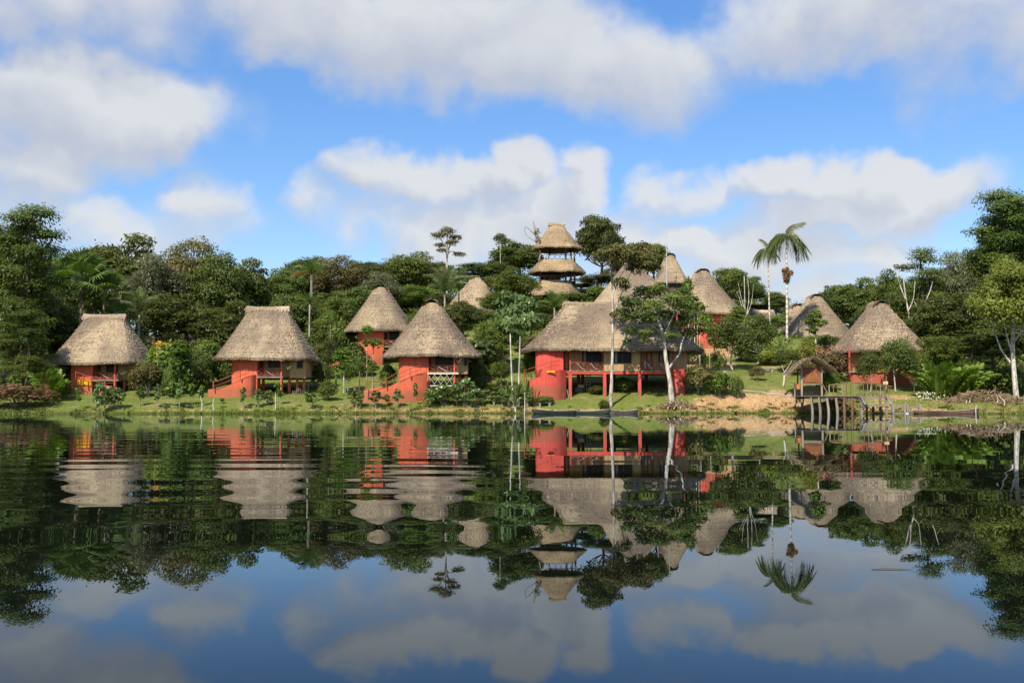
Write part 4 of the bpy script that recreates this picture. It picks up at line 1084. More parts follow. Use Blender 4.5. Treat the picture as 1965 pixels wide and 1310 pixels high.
canoe('low grey canoe beside the thin white trunk, right end of the moored row', 1163, 1224, 104.4, 105.6, 1.05, .24, 'boat_grey', 'boat_brown', .1, .2)
canoe('long brown canoe lying at the shore right of the pier landing', 1750, 1876, 103.0, 102.6, 1.1, .26, 'boat_brown', 'boat_grey', .05, .28)

def mast(label, px, Y, py0, py1, r=.05, lean=0.0, stays=0):
    z1 = P(px, py1, Y).z; x = PX(px, Y); z0 = P(px, py0, Y).z if py0 else gz(x, Y) - .2
    o = empty('radio_mast', (x, Y, z0)); tag(o, label, 'mast', 'radio masts on the hill')
    dx = lean; H = z1 - z0
    MB().tube([(0, 0, 0), (dx * .5, 0, H * .5), (dx, 0, H)], [r, r * .9, r * .6], 6).build('pole', 'metal_pale', o)
    for k in range(stays):
        zz = H * (.78 + .08 * k); MB().bar((dx * .8 - .35, 0, zz), (dx * .8 + .35, 0, zz), .04).build('element', 'metal_pale', o)
mast('tallest white radio mast standing in front of the small peaked thatch', 1281, 180, None, 449, .09, 0, 3)
mast('shorter thin mast left of the small peaked thatch', 1260, 180, None, 478, .07)
mast('thin leaning white aerial behind the red hut ridge', 1367, 152, None, 489, .05, .7)
# garden things at the waterline
g = gpt(1045, 109.0); o = empty('low_bench', g); tag(o, 'small weathered plank bench on the bank behind the left canoe', 'bench')
MB().box(-.75, .75, -.14, .14, .42, .48).build('seat', 'wood_grey_h', o)
for x in (-.5, .5): MB().box(x - .09, x + .09, -.1, .1, -.3, .419).build('leg', 'wood_grey', o)
g = gpt(514, 108.4); o = empty('tree_stump', g); tag(o, 'small weathered stump on the grass in front of the second hut', 'stump')
MB().tube([(0, 0, -.2), (.02, 0, .15), (.03, .02, .42)], [.36, .24, .22], 9).build('bole', 'bark_pale', o); MB().tube([(.1, 0, .1), (.5, -.05, -.1)], [.09, .05], 6).build('root', 'bark_pale', o)
for k, (px, pt) in enumerate(((975 + 10, 754), (400, 757), (1240 - 255, 800))):
    pass

# ------------------------------------------------------------------ vegetation: shared shapes
def unit(v): return v / np.maximum(np.linalg.norm(v, axis=-1, keepdims=True), 1e-9)
def leaf_cloud(lobes, n, size, r, droop=.0, flat=.0, aspect=.55, up_bias=.35, shell=.55, clump_tint=.72):
    """diamond leaves spread through ellipsoid lobes (x,y,z,rx,ry,rz)"""
    lobes = np.array(lobes, float); ar = (lobes[:, 3] * lobes[:, 4] + lobes[:, 3] * lobes[:, 5] + lobes[:, 4] * lobes[:, 5])
    li = r.choice(len(lobes), n, p=ar / ar.sum()); L = lobes[li]
    d = unit(r.normal(size=(n, 3))); low = d[:, 2] < -.15; flip = low & (r.random(n) < .7); d[flip, 2] *= -1
    rad = shell + (1.06 - shell) * r.random(n) ** .7 + .10 * r.normal(size=n)
    rag = 1 + .16 * np.sin(d[:, 0] * 5 + li) * np.sin(d[:, 1] * 6 + 2 * li) + .12 * np.sin(d[:, 2] * 9 + li * 1.7)
    c = L[:, :3] + d * L[:, 3:6] * (rad * rag)[:, None]
    nrm = unit(d * .75 + np.array([0, 0, up_bias + flat]) + r.normal(size=(n, 3)) * (.40 - .2 * min(flat, 1)))
    ax = np.cross(nrm, unit(r.normal(size=(n, 3)))); ax = unit(ax + d * .35 + np.array([0, 0, -droop])); ax = unit(ax - nrm * (ax * nrm).sum(1, keepdims=True))
    sd = np.cross(nrm, ax); s = size * r.uniform(.6, 1.35, n)
    a = ax * s[:, None]; b = sd * (s * aspect)[:, None]
    V = np.stack([c - a * .5, c - b * .5 + a * .05 - nrm * (s * .06)[:, None], c + a * .55, c + b * .5 + a * .05 - nrm * (s * .06)[:, None]], 1).reshape(-1, 3)
    lt = r.random(len(lobes)); t = np.clip(clump_tint * lt[li] + (1 - clump_tint) * r.random(n), 0, 1)
    return V, np.repeat(t, 4)
def leaf_mesh(name, lobes, n, size, r, **k):
    V, t = leaf_cloud(lobes, n, size, r, **k); return np_mesh(name, V, np.arange(len(V)).reshape(-1, 4), t)
def limbs(base, top, r0, ends, r, bend=.5, n=6, rend=.25):
    m = MB(); base = np.array(base, float); top = np.array(top, float)
    mid = (base + top) / 2 + np.array([r.normal() * bend, r.normal() * bend, 0])
    tr = smooth_path([base, mid, top], 5)
    m.tube(tr, [r0 * (1.25 - .75 * i / (len(tr) - 1)) if i else r0 * 1.5 for i in range(len(tr))], 8)
    for e in ends:
        e = np.array(e, float); k = int(np.clip(len(tr) * (.45 + .5 * r.random()), 2, len(tr) - 1)); s = np.array(tr[k])
        md = (s + e) / 2 + np.array([0, 0, -.12 * np.linalg.norm(e - s)]) + r.normal(size=3) * .25
        p = smooth_path([s, md, e], 4); rr = r0 * .5
        m.tube(p, [rr * (1 - (1 - rend) * i / (len(p) - 1)) for i in range(len(p))], 5, cap=False)
    return m.mesh('trunk', True)

PROTO = {}
def dome_proto(key, leafmat, H=14, W=11, nl=44, n=9500, size=.42, seed=1, low=.28, barkm='bark', lobe=(.085, .165), **k):
    r = np.random.default_rng(seed); lobes = []; zc = H * (low + (1 - low) * .45); rz = H * (1 - low) * .48
    for i in range(nl):
        f = (i + .5) / nl; zz = 1 - 1.65 * f; a = i * 2.39996 + r.normal() * .35; q = math.sqrt(max(0, 1 - min(1, abs(zz)) ** 2)); s = r.uniform(.52, 1.0)
        lr = W * r.uniform(*lobe); lobes.append((W * .5 * q * s * math.cos(a) * .86, W * .5 * q * s * math.sin(a) * .86, zc + rz * zz * s * .95, lr * 1.1, lr * 1.1, lr * .82))
    lobes += [(r.normal() * W * .08, r.normal() * W * .08, zc + rz * .1, W * .22, W * .22, rz * .5)]
    V, t = leaf_cloud(lobes, n, size, r, **k); top = V[:, 2].max()
    me = np_mesh('crown', V, np.arange(len(V)).reshape(-1, 4), t)
    tr = limbs((0, 0, -.8), (r.normal() * .4, r.normal() * .4, zc), H * .022, [l[:3] for l in lobes[::3]], r)
    PROTO[key] = dict(H=top, W=W * 1.12, parts=[('trunk', tr, barkm), ('crown', me, leafmat)])
def tier_proto(key, leafmat, H=18, W=12, nl=20, n=9500, size=.42, seed=1, low=.25, barkm='bark', spread=1.0):
    r = np.random.default_rng(seed); lobes = []
    for i in range(nl):
        f = (i + .5) / nl; z = H * (low + (1 - low) * f); w = W * .5 * (1 - .62 * f ** 1.6) * r.uniform(.45, 1.0); a = i * 2.39996 + r.normal() * .4; lr = W * r.uniform(.13, .21) * spread
        lobes.append((w * math.cos(a) * .85, w * math.sin(a) * .85, z - .04 * w, lr * 1.25, lr * 1.25, lr * .42))
    V, t = leaf_cloud(lobes, n, size, r, flat=.7, shell=.35); top = V[:, 2].max()
    me = np_mesh('crown', V, np.arange(len(V)).reshape(-1, 4), t)
    tr = limbs((0, 0, -.8), (.3, .2, H * .93), H * .013, [l[:3] for l in lobes], r)
    PROTO[key] = dict(H=top, W=W * 1.15, parts=[('trunk', tr, barkm), ('crown', me, leafmat)])
def tuft_proto(key, leafmat, H, W, lobes, n, size, seed, barkm='bark_pale', tr=.02, stems=1, fork=.55, **k):
    r = np.random.default_rng(seed); L = [(a * W / 2, b * W / 2, c * H, d * W / 2, d * W / 2, e * H) for a, b, c, d, e in lobes]
    V, t = leaf_cloud(L, n, size, r, **k); me = np_mesh('crown', V, np.arange(len(V)).reshape(-1, 4), t)
    m = MB()
    for s in range(stems):
        ox = (s - (stems - 1) / 2) * W * .08; tops = L[s::stems]
        for j, l in enumerate(tops):
            md = (ox * .7 + l[0] * (.25 if fork < .6 else .04), l[1] * (.25 if fork < .6 else .04), (l[2] if fork < .6 else H * .9) * fork); p = smooth_path([(ox, 0, -.3), md, (l[0], l[1], l[2])], 4)
            m.tube(p, [H * tr * (1 - .65 * i / (len(p) - 1)) for i in range(len(p))], 6)
    PROTO[key] = dict(H=V[:, 2].max(), W=W * 1.05, parts=[('trunk', m.mesh('trunk', True), barkm), ('crown', me, leafmat)])

for i in range(3): dome_proto('dense%d' % i, 'leaf_dense', seed=20 + i, H=13 + i, n=17000, size=.38, nl=42 + 5 * i)
for i in range(2): dome_proto('bright%d' % i, 'leaf_bright', seed=30 + i, n=16000, size=.36)
dome_proto('silver0', 'leaf_silver', seed=40, n=14000, size=.34, nl=44)
dome_proto('brown0', 'leaf_brown', seed=41, n=14000, size=.33, nl=44)
dome_proto('russet0', 'leaf_russet', seed=42, n=8000, size=.42, droop=1.2, lobe=(.11, .16), nl=28, barkm='bark_white')
dome_proto('yellow0', 'leaf_yellow', seed=43, n=24000, size=.36, low=.40, H=17, W=12, barkm='bark_white', lobe=(.12, .17), nl=34)
for i in range(2): tier_proto('tier%d' % i, 'leaf_dense', seed=50 + i, n=19000, size=.38)
tier_proto('tierb', 'leaf_bright', seed=54, n=11500, size=.40)
dome_proto('big0', 'leaf_big', seed=60, n=5200, size=.75, droop=1.3, nl=20, aspect=.5, H=11, W=8, barkm='bark_pale')
dome_proto('orn0', 'leaf_dense', seed=61, H=6, W=6, n=7500, size=.28, low=.30, barkm='bark_white', lobe=(.16, .24), nl=16)
dome_proto('orn1', 'leaf_bright', seed=62, H=6, W=6, n=7500, size=.28, low=.30, barkm='bark_white', lobe=(.16, .24), nl=16)
tuft_proto('bush0', 'leaf_bright', 2.6, 3.2, [(0, 0, .6, .6, .34), (.5, .2, .45, .5, .33), (-.5, -.2, .42, .5, .33), (.1, -.5, .4, .5, .33), (-.1, .5, .5, .5, .3), (.3, -.3, .62, .4, .28), (-.35, .1, .66, .4, .28)], 4200, .22, 70, tr=.012)
tuft_proto('bush1', 'leaf_dense', 2.6, 3.2, [(0, 0, .6, .6, .34), (.5, .2, .45, .5, .33), (-.5, -.2, .42, .5, .33), (.1, -.5, .4, .5, .33), (-.1, .5, .5, .5, .3), (.35, -.2, .66, .4, .28), (-.3, -.1, .7, .4, .26)], 4200, .24, 71, tr=.012)
tuft_proto('bush2', 'leaf_brown', 2.6, 3.6, [(0, 0, .7, .6, .2), (.5, .2, .55, .5, .2), (-.5, -.2, .5, .5, .2), (.1, -.5, .4, .5, .2), (-.1, .5, .6, .5, .2), (.6, -.3, .35, .3, .15), (-.6, .2, .3, .3, .15)], 2600, .22, 72, tr=.014, flat=.5)
tuft_proto('bush3', 'leaf_yellow', 2.6, 3.0, [(0, 0, .6, .55, .34), (.45, .2, .45, .45, .33), (-.45, -.2, .42, .45, .33), (.1, -.45, .4, .45, .33), (-.1, .5, .5, .45, .3)], 3600, .20, 73, tr=.012)
tuft_proto('sap0', 'leaf_big', 2.4, 1.3, [(0, 0, .82, .5, .2), (.5, .1, .6, .42, .16), (-.5, -.1, .55, .42, .16), (.1, .3, .4, .3, .12)], 85, .36, 74, tr=.010, aspect=.8, flat=-.5)
tuft_proto('sap1', 'leaf_fresh', 2.2, 1.1, [(0, 0, .84, .55, .18), (.4, .1, .55, .4, .14)], 70, .34, 75, tr=.010, aspect=.8, flat=-.4)
tuft_proto('sap2', 'leaf_big', 2.6, 2.0, [(0, 0, .8, .45, .2), (.5, .1, .7, .42, .2), (-.5, -.1, .62, .42, .2), (.2, .3, .45, .4, .18), (-.3, -.2, .4, .4, .18), (.6, 0, .35, .3, .14)], 260, .34, 76, tr=.009, stems=3, aspect=.8)
tuft_proto('papaya0', 'leaf_fresh', 7, 3.2, [(0, 0, .92, .75, .07), (.35, .1, .88, .5, .06), (-.35, -.1, .88, .5, .06)], 420, .42, 77, tr=.012, fork=.9, flat=1.0, droop=.5)
tuft_proto('slender0', 'leaf_fresh', 8, 3.0, [(0, 0, .92, .5, .1), (.35, .1, .80, .5, .08), (-.35, -.1, .76, .5, .08), (.1, .2, .62, .4, .07)], 1500, .32, 78, tr=.008, fork=.62, barkm='bark_white', flat=.4)
tuft_proto('emerg0', 'leaf_brown', 22, 9, [(0, 0, .95, .42, .06), (.45, .1, .88, .35, .04), (-.45, 0, .9, .4, .045), (.2, -.3, .80, .35, .035), (-.35, .2, .78, .3, .03), (.65, 0, .66, .34, .03), (-.3, -.1, .70, .26, .03)], 4200, .36, 79, tr=.011, fork=.72, barkm='bark_white')
tuft_proto('emerg1', 'leaf_silver', 20, 6, [(0, 0, .95, .6, .05), (.4, .1, .91, .45, .04), (-.4, 0, .90, .45, .04)], 1800, .36, 80, tr=.009, fork=.85, barkm='bark_pale')

def put(key, name, label, cat, px, py, Y, wpx, group=None, rz=None, drop=0.0, lift=None, extra=None):
    pr = PROTO[key]; x = PX(px, Y); g = gz(x, Y) - drop
    top = P(px, py, Y).z; Hh = max(.5, top - g); wm = wpx * Y / F
    o = empty(name, (x, Y, g), RN.uniform(0, 6.28) if rz is None else rz); tag(o, label, cat, group)
    for pn, me, mt in pr['parts']: link(pn, me, mt, o)
    if extra:
        for pn, me, mt in extra: link(pn, me, mt, o)
    s = wm / pr['W']; o.scale = (s, s, Hh / pr['H']); return o

TREES = [  # proto, px, py of top, depth, width px, label, group
 ('tier0', 45, 388, 119, 190, 'tallest dark feathery tree at the left edge, its crown clear above the wood'),
 ('dense1', -10, 425, 124, 190, 'dark dense tree cut by the left picture edge'),
 ('tier1', 45, 590, 111, 130, 'low spreading dark tree over the pink shrub at the left edge'),
 ('dense0', 225, 446, 150, 190, 'broad dark dome tree in the wood behind the leftmost hut'),
 ('dense2', 165, 480, 158, 120, 'dark tree between the feathery tree and the broad dome tree'),
 ('silver0', 290, 478, 143, 150, 'greyish silver-leaved tree right above the leftmost hut'),
 ('brown0', 362, 452, 152, 140, 'brownish tree at the skyline left of the second hut'),
 ('dense1', 420, 478, 147, 130, 'dark tree rising behind the left slope of the second hut roof'),
 ('dense0', 470, 495, 152, 120, 'dark tree with ragged top straight behind the second hut'),
 ('dense2', 330, 560, 137, 150, 'shaded lower tree behind the yellow-flowered shrub'),
 ('dense0', 430, 575, 134, 140, 'shaded lower tree behind the second hut left shoulder'),
 ('dense1', 90, 560, 128, 150, 'shaded lower tree beside the fan palm'),
 ('tier1', 245, 590, 131, 110, 'shaded tiered tree peeping over the ridge of the leftmost hut'),
 ('dense2', 20, 610, 124, 140, 'shaded understorey tree at the foot of the left wood'),
 ('bright0', 165, 680, 126, 110, 'shaded understorey tree behind the orange wall of the leftmost hut'),
 ('dense1', 545, 512, 178, 100, 'small dark crown at the dip of the skyline'),
 ('dense0', 590, 488, 186, 110, 'dark crown at the skyline behind the feather palm'),
 ('brown0', 655, 489, 180, 130, 'brown-green tree at the skyline right of the feather palm'),
 ('dense2', 705, 502, 186, 90, 'dark crown at the skyline left above the higher hut'),
 ('dense1', 560, 560, 146, 120, 'dark tree behind the right slope of the second hut'),
 ('bright1', 645, 566, 147, 90, 'yellow-green tree between the second hut and the higher hut'),
 ('dense0', 690, 545, 160, 100, 'dark tree left behind the higher hut peak'),
 ('silver0', 728, 518, 164, 90, 'silvery tree just left of the higher hut peak'),
 ('bright0', 790, 480, 176, 110, 'glossy green tree at the skyline above the higher hut'),
 ('dense2', 750, 500, 180, 90, 'dark crown left of the glossy skyline tree'),
 ('dense1', 838, 500, 184, 90, 'dark crown below the thin emergent tree'),
 ('tier0', 905, 504, 200, 120, 'flat-layered crown on the skyline right of the emergent tree'),
 ('dense0', 990, 459, 205, 120, 'dark rounded crown on the skyline left of the watchtower'),
 ('dense2', 950, 500, 198, 80, 'dark crown under the small emergent tree'),
 ('bright0', 985, 515, 168, 105, 'pale green tree on the slope below the dark rounded crown'),
 ('bright1', 800, 545, 168, 90, 'green tree behind the lattice hut peak'),
 ('dense1', 820, 590, 140, 100, 'dark shrubby tree between the higher hut and the lattice hut'),
 ('dense0', 1150, 407, 204, 105, 'tall dark tree with knobbly crown right of the watchtower'),
 ('dense1', 1115, 545, 200, 70, 'dark tree low between watchtower and dining hall'),
 ('bright1', 1258, 462, 206, 70, 'light green crown behind the tall radio mast'),
 ('russet0', 1195, 475, 192, 90, 'russet-leaved crown behind the dining hall ridge'),
 ('dense2', 1215, 470, 212, 100, 'dark crown on the skyline behind the dining hall'),
 ('big0', 985, 556, 128, 125, 'large-leaved drooping tree left of the long lodge'),
 ('bright0', 935, 590, 146, 80, 'green tree below the palm clump, over the lattice hut'),
 ('dense2', 885, 575, 140, 80, 'dark bushy tree above the right slope of the lattice hut'),
 ('big0', 925, 650, 124, 80, 'broad-leaved tree right of the lattice hut eave'),
 ('bright1', 1405, 508, 170, 85, 'green tree right behind the red hut roof'),
 ('dense0', 1440, 528, 178, 75, 'dark tree behind the bare pale stems'),
 ('dense1', 1490, 558, 190, 60, 'small dark crown between the two white palms'),
 ('orn1', 1500, 600, 160, 60, 'bright rounded tree below the white palms'),
 ('dense2', 1600, 545, 178, 60, 'dark crown just right of the wide hut peak'),
 ('dense0', 1645, 532, 164, 110, 'dark dome tree between the wide hut and the pier hut'),
 ('bright0', 1715, 515, 158, 90, 'green tree behind the pier hut peak'),
 ('tierb', 1775, 474, 146, 130, 'open airy tree right above the pier hut'),
 ('silver0', 1830, 475, 150, 110, 'silvery green tree in the right wood'),
 ('tier0', 1940, 358, 152, 190, 'tallest dark layered tree at the right edge'),
 ('dense1', 1880, 470, 158, 110, 'dark tree below the tallest right tree'),
 ('dense2', 1830, 560, 124, 150, 'dark full tree right of the pier hut'),
 ('dense0', 1760, 600, 131, 110, 'dark tree at the right shoulder of the pier hut'),
 ('bright1', 1800, 640, 117, 90, 'green understorey tree above the ginger clump'),
 ('dense1', 1900, 610, 121, 150, 'shaded dark tree left of the big white trunk'),
 ('dense0', 1990, 560, 118, 160, 'shaded dark tree cut by the right picture edge'),
 ('tier1', 1870, 640, 114, 100, 'shaded low tree beside the dead brush pile'),
 ('orn0', 1408, 606, 127, 95, 'round ornamental tree with whitewashed trunk left on the lawn'),
 ('orn0', 1452, 598, 133, 90, 'round ornamental tree behind the stone bench'),
 ('orn1', 1372, 672, 121, 36, 'small round tree left of the orange lidded bin'),
 ('orn0', 1512, 668, 124, 62, 'dark round tree left behind the notice kiosk'),
 ('orn0', 1668, 668, 111.6, 58, 'small dark tree left before the pier hut veranda'),
 ('orn0', 1718, 645, 112.5, 76, 'taller leafy tree before the pier hut parapet'),
 ('orn1', 1752, 668, 113, 62, 'leafy small tree at the right eave of the pier hut'),
 ('bright0', 870, 640, 124, 70, 'green bushy tree under the right eave of the lattice hut'),
 ('dense1', 130, 620, 131, 90, 'shaded tree behind the left slope of the leftmost hut'),
 ('dense2', 205, 640, 129, 110, 'shaded tree straight behind the leftmost hut'),
 ('dense0', 500, 590, 138, 110, 'shaded tree straight behind the second hut roof'),
 ('bright0', 620, 600, 142, 70, 'green tree left below the higher hut'),
 ('bright1', 1045, 575, 158, 70, 'green tree on the slope below the watchtower'),
 ('dense0', 1025, 600, 145, 70, 'dark tree left behind the lodge ridge'),
 ('bright0', 950, 560, 160, 70, 'green tree right of the hill hut roof'),
 ('dense1', 1140, 565, 178, 60, 'dark tree between the watchtower foot and the dining hall'),
 ('bright1', 1470, 610, 152, 70, 'green tree behind the lawn trees'),
 ('dense2', 1680, 580, 150, 90, 'dark tree hidden behind the pier hut roof'),
 ('bright0', 780, 600, 150, 70, 'green tree right behind the higher hut'),
 ('dense0', 600, 560, 168, 90, 'dark tree behind the young feather palm'),
 ('dense2', 1740, 560, 150, 100, 'dark tree behind the bare pale tree'),
 ('bright1', 952, 605, 127, 80, 'leafy green tree leaning against the large-leaved tree left of the lodge'),
 ('orn1', 1018, 668, 119, 46, 'small leafy tree at the left corner of the lodge'), ('orn0', 625, 648, 125, 56, 'small dark tree right of the second hut'),
 ('orn1', 668, 688, 117, 40, 'small light tree on the lawn left of the lattice hut stair'), ('orn0', 908, 688, 118.5, 56, 'small dark tree beside the lattice hut bamboo wall'),
 ('orn1', 962, 690, 121, 48, 'small light tree on the slope left of the white stems'), ('orn0', 385, 668, 121, 60, 'small dark tree midway between the two left huts'),
 ('dense2', 1955, 388, 158, 150, 'full dark tree filling behind the tallest layered tree at the right edge'), ('dense0', 20, 415, 128, 150, 'full dark tree filling behind the tallest feathery tree at the left edge'),
 ('yellow0', 1950, 472, 107.2, 170, 'yellow-green tree with a thick white trunk at the right shore'),
]
for k, (pk, px, py, Y, w, lab) in enumerate(TREES):
    put(pk, 'forest_tree' if pk[:3] not in ('orn', 'big') else ('ornamental_tree' if pk[:3] == 'orn' else 'broadleaf_tree'), lab, 'tree', px, py, Y, w * (1.18 if pk[:3] in ('den', 'bri', 'sil', 'bro') else 1.0), 'trees around the huts')
# the closed wood behind: crowns one cannot tell apart
ORD = ('first', 'second', 'third', 'fourth', 'fifth', 'sixth', 'seventh', 'eighth'); NUM = {}
LMK = [(-20, 'at the left edge'), (200, 'behind the leftmost hut'), (380, 'between the two left huts'), (520, 'behind the second hut'), (740, 'behind the higher hut'), (910, 'behind the hill hut'), (1070, 'behind the watchtower'), (1215, 'behind the dining hall'), (1347, 'behind the red hut'), (1500, 'behind the white palms'), (1684, 'behind the pier hut'), (1850, 'right of the pier hut'), (2000, 'at the right edge')]
SKY = np.array([(-60, 430), (100, 470), (225, 470), (370, 475), (480, 515), (560, 530), (650, 515), (760, 510), (830, 515), (900, 525), (1000, 495), (1050, 520), (1140, 495), (1230, 490), (1300, 535), (1400, 545), (1470, 575), (1560, 585), (1640, 545), (1720, 535), (1800, 500), (1900, 455), (2030, 430)], float)
for row, (Y, sy, step) in enumerate(((172, 40, 54), (196, 20, 48), (222, 14, 56))):
    for px in np.arange(-80 + 20 * row, 2060, step):
        pj = px + RN.uniform(-18, 18)
        if row == 0 and 840 < pj < 1640: continue
        if row == 1 and (1000 < pj < 1140 or 1240 < pj < 1330 or 850 < pj < 965): continue
        if row == 2 and 1060 < pj < 1128: continue
        kd = RN.choice(('dense0', 'dense1', 'dense2', 'bright0', 'silver0', 'brown0'))
        lm = min(LMK, key=lambda q: abs(q[0] - pj)); key_ = (row, lm[1]); NUM[key_] = NUM.get(key_, 0) + 1
        lab_ = '%s crown, %s row of the wood %s, %s there' % ({'d': 'dark green', 'b': 'bright green', 's': 'silvery green', 'br': 'brownish'}['br' if kd[:2] == 'br' and kd[2] == 'o' else kd[0]], ('front', 'middle', 'farthest')[row], lm[1], ORD[NUM[key_] - 1])
        put(kd, 'wood_tree', lab_, 'tree', pj,
            float(np.interp(pj, SKY[:, 0], SKY[:, 1])) + sy + RN.uniform(-8, 22), Y + RN.uniform(-5, 5), RN.uniform(80, 115), 'trees of the closed wood')
put('emerg0', 'emergent_tree', 'tall thin emergent tree with brownish tufts above the lattice hut', 'tree', 857, 433, 182, 78, rz=.2)
put('emerg1', 'emergent_tree', 'small emergent tree with one round tuft left of the watchtower', 'tree', 960, 446, 196, 36)
for px, py, Y, w, lab in ((633, 594, 130, 30, 'papaya tree with flat crown between the second hut and the higher hut'), (704, 622, 121, 34, 'papaya tree before the orange wall of the higher hut'), (716, 648, 117, 62, 'wide low papaya under the higher hut eave')):
    put('papaya0', 'papaya_tree', lab, 'tree', px, py, Y, w, 'papaya trees')
for px, py, Y, w, lab in ((1322, 528, 121, 40, 'slender white-stemmed tree before the red hut'), (1343, 575, 123, 52, 'slender tree with fresh leaves before the red wall'), (1362, 600, 119, 34, 'thin sapling tree at the red hut corner'), (1418, 585, 137, 60, 'slender tree right of the red hut'), (1566, 592, 130, 56, 'slender broad-crowned tree standing before the wide hut thatch'), (660, 665, 113.5, 60, 'thin pale-stemmed tree left of the lattice hut'), (345, 650, 114, 70, 'thin-stemmed tree right of the leftmost hut'), (715, 690, 113.5, 34, 'thin white-trunked tree behind the lattice hut stair')):
    put('slender0', 'slender_tree', lab, 'tree', px, py, Y, w, 'slender garden trees')

# ------------------------------------------------------------------ shrubs
def blossoms(key, H, W, n, size, seed, mat, flatb=.5, name='blossoms', zlo=.45):
    r = np.random.default_rng(seed)
    a = r.uniform(0, 6.28, n); q = np.sqrt(r.random(n)); z = zlo + (1 - zlo) * r.random(n)
    rr = W / 2 * q * np.sqrt(np.clip(1.15 - z * z * .75, .05, 1)); c = np.stack([rr * np.cos(a), rr * np.sin(a), z * H], 1)
    lob = [(c_[0], c_[1], c_[2], size * 1.6, size * 1.6, size * .9) for c_ in c]
    return (name, leaf_mesh(name, lob, n * 7, size, r, flat=flatb, shell=.2, aspect=.8), mat)
SHRUBS = [
 ('bush1', 112, 725, 111, 60, 'leafy green shrub at the left foot of the leftmost hut wall'), ('bush1', 150, 690, 121, 60, 'dark shrub against the left side of the leftmost hut'), ('bush2', 285, 690, 112.5, 80, 'wiry brownish shrub before the right side of the leftmost hut'),
 ('bush0', 325, 705, 111, 30, 'small round pale shrub right of the leftmost hut'), ('bush1', 370, 690, 119, 70, 'dark shrub midway between the two left huts'), ('bush0', 400, 640, 124, 90, 'rounded green shrub left of the second hut roof'),
 ('bush1', 430, 690, 124, 60, 'shrub behind the stair of the second hut'), ('bush0', 618, 690, 119, 44, 'shrub at the right corner of the second hut'), ('bush1', 628, 728, 110.5, 44, 'dark round shrub on the lawn right of the second hut'),
 ('bush0', 745, 692, 119, 36, 'shrub behind the lattice hut stair rail'), ('bush1', 680, 655, 127, 70, 'shrub below the higher hut left wall'), ('bush1', 910, 715, 117.5, 70, 'dark shrub in the shade right of the lattice hut'),
 ('bush0', 845, 738, 109.6, 60, 'green shrub under the white lattice'), ('bush1', 945, 735, 116, 60, 'dark shrub between the lattice hut and the sword-leaved plants'), ('bush3', 955, 660, 134, 60, 'yellowish shrub on the slope behind the lattice hut'),
 ('bush0', 905, 650, 133, 60, 'green shrub on the slope right of the lattice hut roof'), ('bush2', 1030, 640, 136, 70, 'bare-twigged pale shrub left behind the lodge roof'), ('bush0', 1000, 640, 140, 50, 'green shrub on the slope left of the lodge eave'),
 ('bush1', 1195, 722, 114.5, 44, 'dark glossy shrub under the lodge bay'), ('bush1', 1145, 738, 113.5, 34, 'dark glossy shrub under the left lodge veranda'), ('bush0', 1158, 765, 108.6, 24, 'small tuft shrub at the foot of the thin white trunk'),
 ('bush2', 1340, 695, 112.5, 76, 'brown-leaved spreading shrub at the right end of the lodge'), ('bush0', 1380, 705, 112, 66, 'green shrub with red blossoms beside the footpath'), ('bush0', 1415, 718, 111.3, 26, 'upright green shrub on the footpath edge'),
 ('bush3', 1350, 672, 126, 28, 'yellow-green shrub on the bare slope behind the lodge'), ('bush3', 1480, 672, 131, 80, 'yellowish hedge shrub behind the lawn'), ('bush3', 1552, 645, 126, 64, 'bright yellow-green shrub right of the dark round tree'),
 ('bush2', 1452, 700, 118.5, 36, 'low bare-twigged shrub before the stone bench'), ('bush2', 1535, 690, 121, 60, 'brownish shrub behind the kiosk thatch'), ('bush0', 1588, 710, 112.4, 50, 'green shrub right of the notice board'),
 ('bush1', 1590, 640, 133, 50, 'dark shrub under the wide hut thatch'), ('bush0', 1430, 660, 135, 60, 'green shrub behind the ornamental trees'), ('bush1', 1780, 660, 117, 60, 'dark shrub right of the pier hut wall'),
 ('bush0', 1100, 558, 172, 60, 'green shrub at the foot of the watchtower'), ('bush1', 1010, 560, 168, 70, 'dark shrub left of the watchtower foot'), ('bush0', 1145, 545, 176, 50, 'shrub right of the watchtower foot'),
 ('bush0', 860, 595, 150, 70, 'green shrub below the arching palm'), ('bush1', 590, 640, 133, 60, 'dark shrub at the right slope of the second hut'), ('bush0', 655, 610, 140, 70, 'green shrub left of the higher hut'), ('bush1', 540, 650, 130, 80, 'dark shrub hidden behind the second hut'),
 ('bush1', 60, 690, 116, 90, 'dark shrub in the shade behind the pink shrub'), ('bush1', 300, 650, 125, 110, 'dark shrub behind the yellow-flowered shrub'), ('bush1', 1870, 700, 113.5, 80, 'dark shrub in the shade behind the ginger clump'), ('bush1', 1930, 700, 112, 90, 'dark shrub behind the white shore trunk'),
 ('bush1', 1320, 640, 133, 60, 'shrub on the slope below the red hut'), ('bush0', 1045, 758, 109.7, 44, 'low flowering shrub at the foot of the lodge stair wall')]
for k, (pk, px, py, Y, w, lab) in enumerate(SHRUBS):
    ex = None
    if 'red blossoms' in lab: ex = [blossoms('r', 2.5, 3.0, 11, .17, 5, 'petal_red')]
    if 'low flowering' in lab: ex = [blossoms('r2', 2.5, 3.0, 9, .13, 6, 'petal_red')]
    put(pk, 'garden_shrub', lab, 'shrub', px, py, Y, w, 'garden shrubs', extra=ex)
o = put('bush2', 'pink_shrub', 'wide pink-flowering shrub at the left edge of the shore', 'shrub', 30, 738, 104.3, 150, 'pink-flowering shrubs', extra=[blossoms('p', 2.7, 4.2, 210, .13, 8, 'petal_pink', 1.0, zlo=.25)])
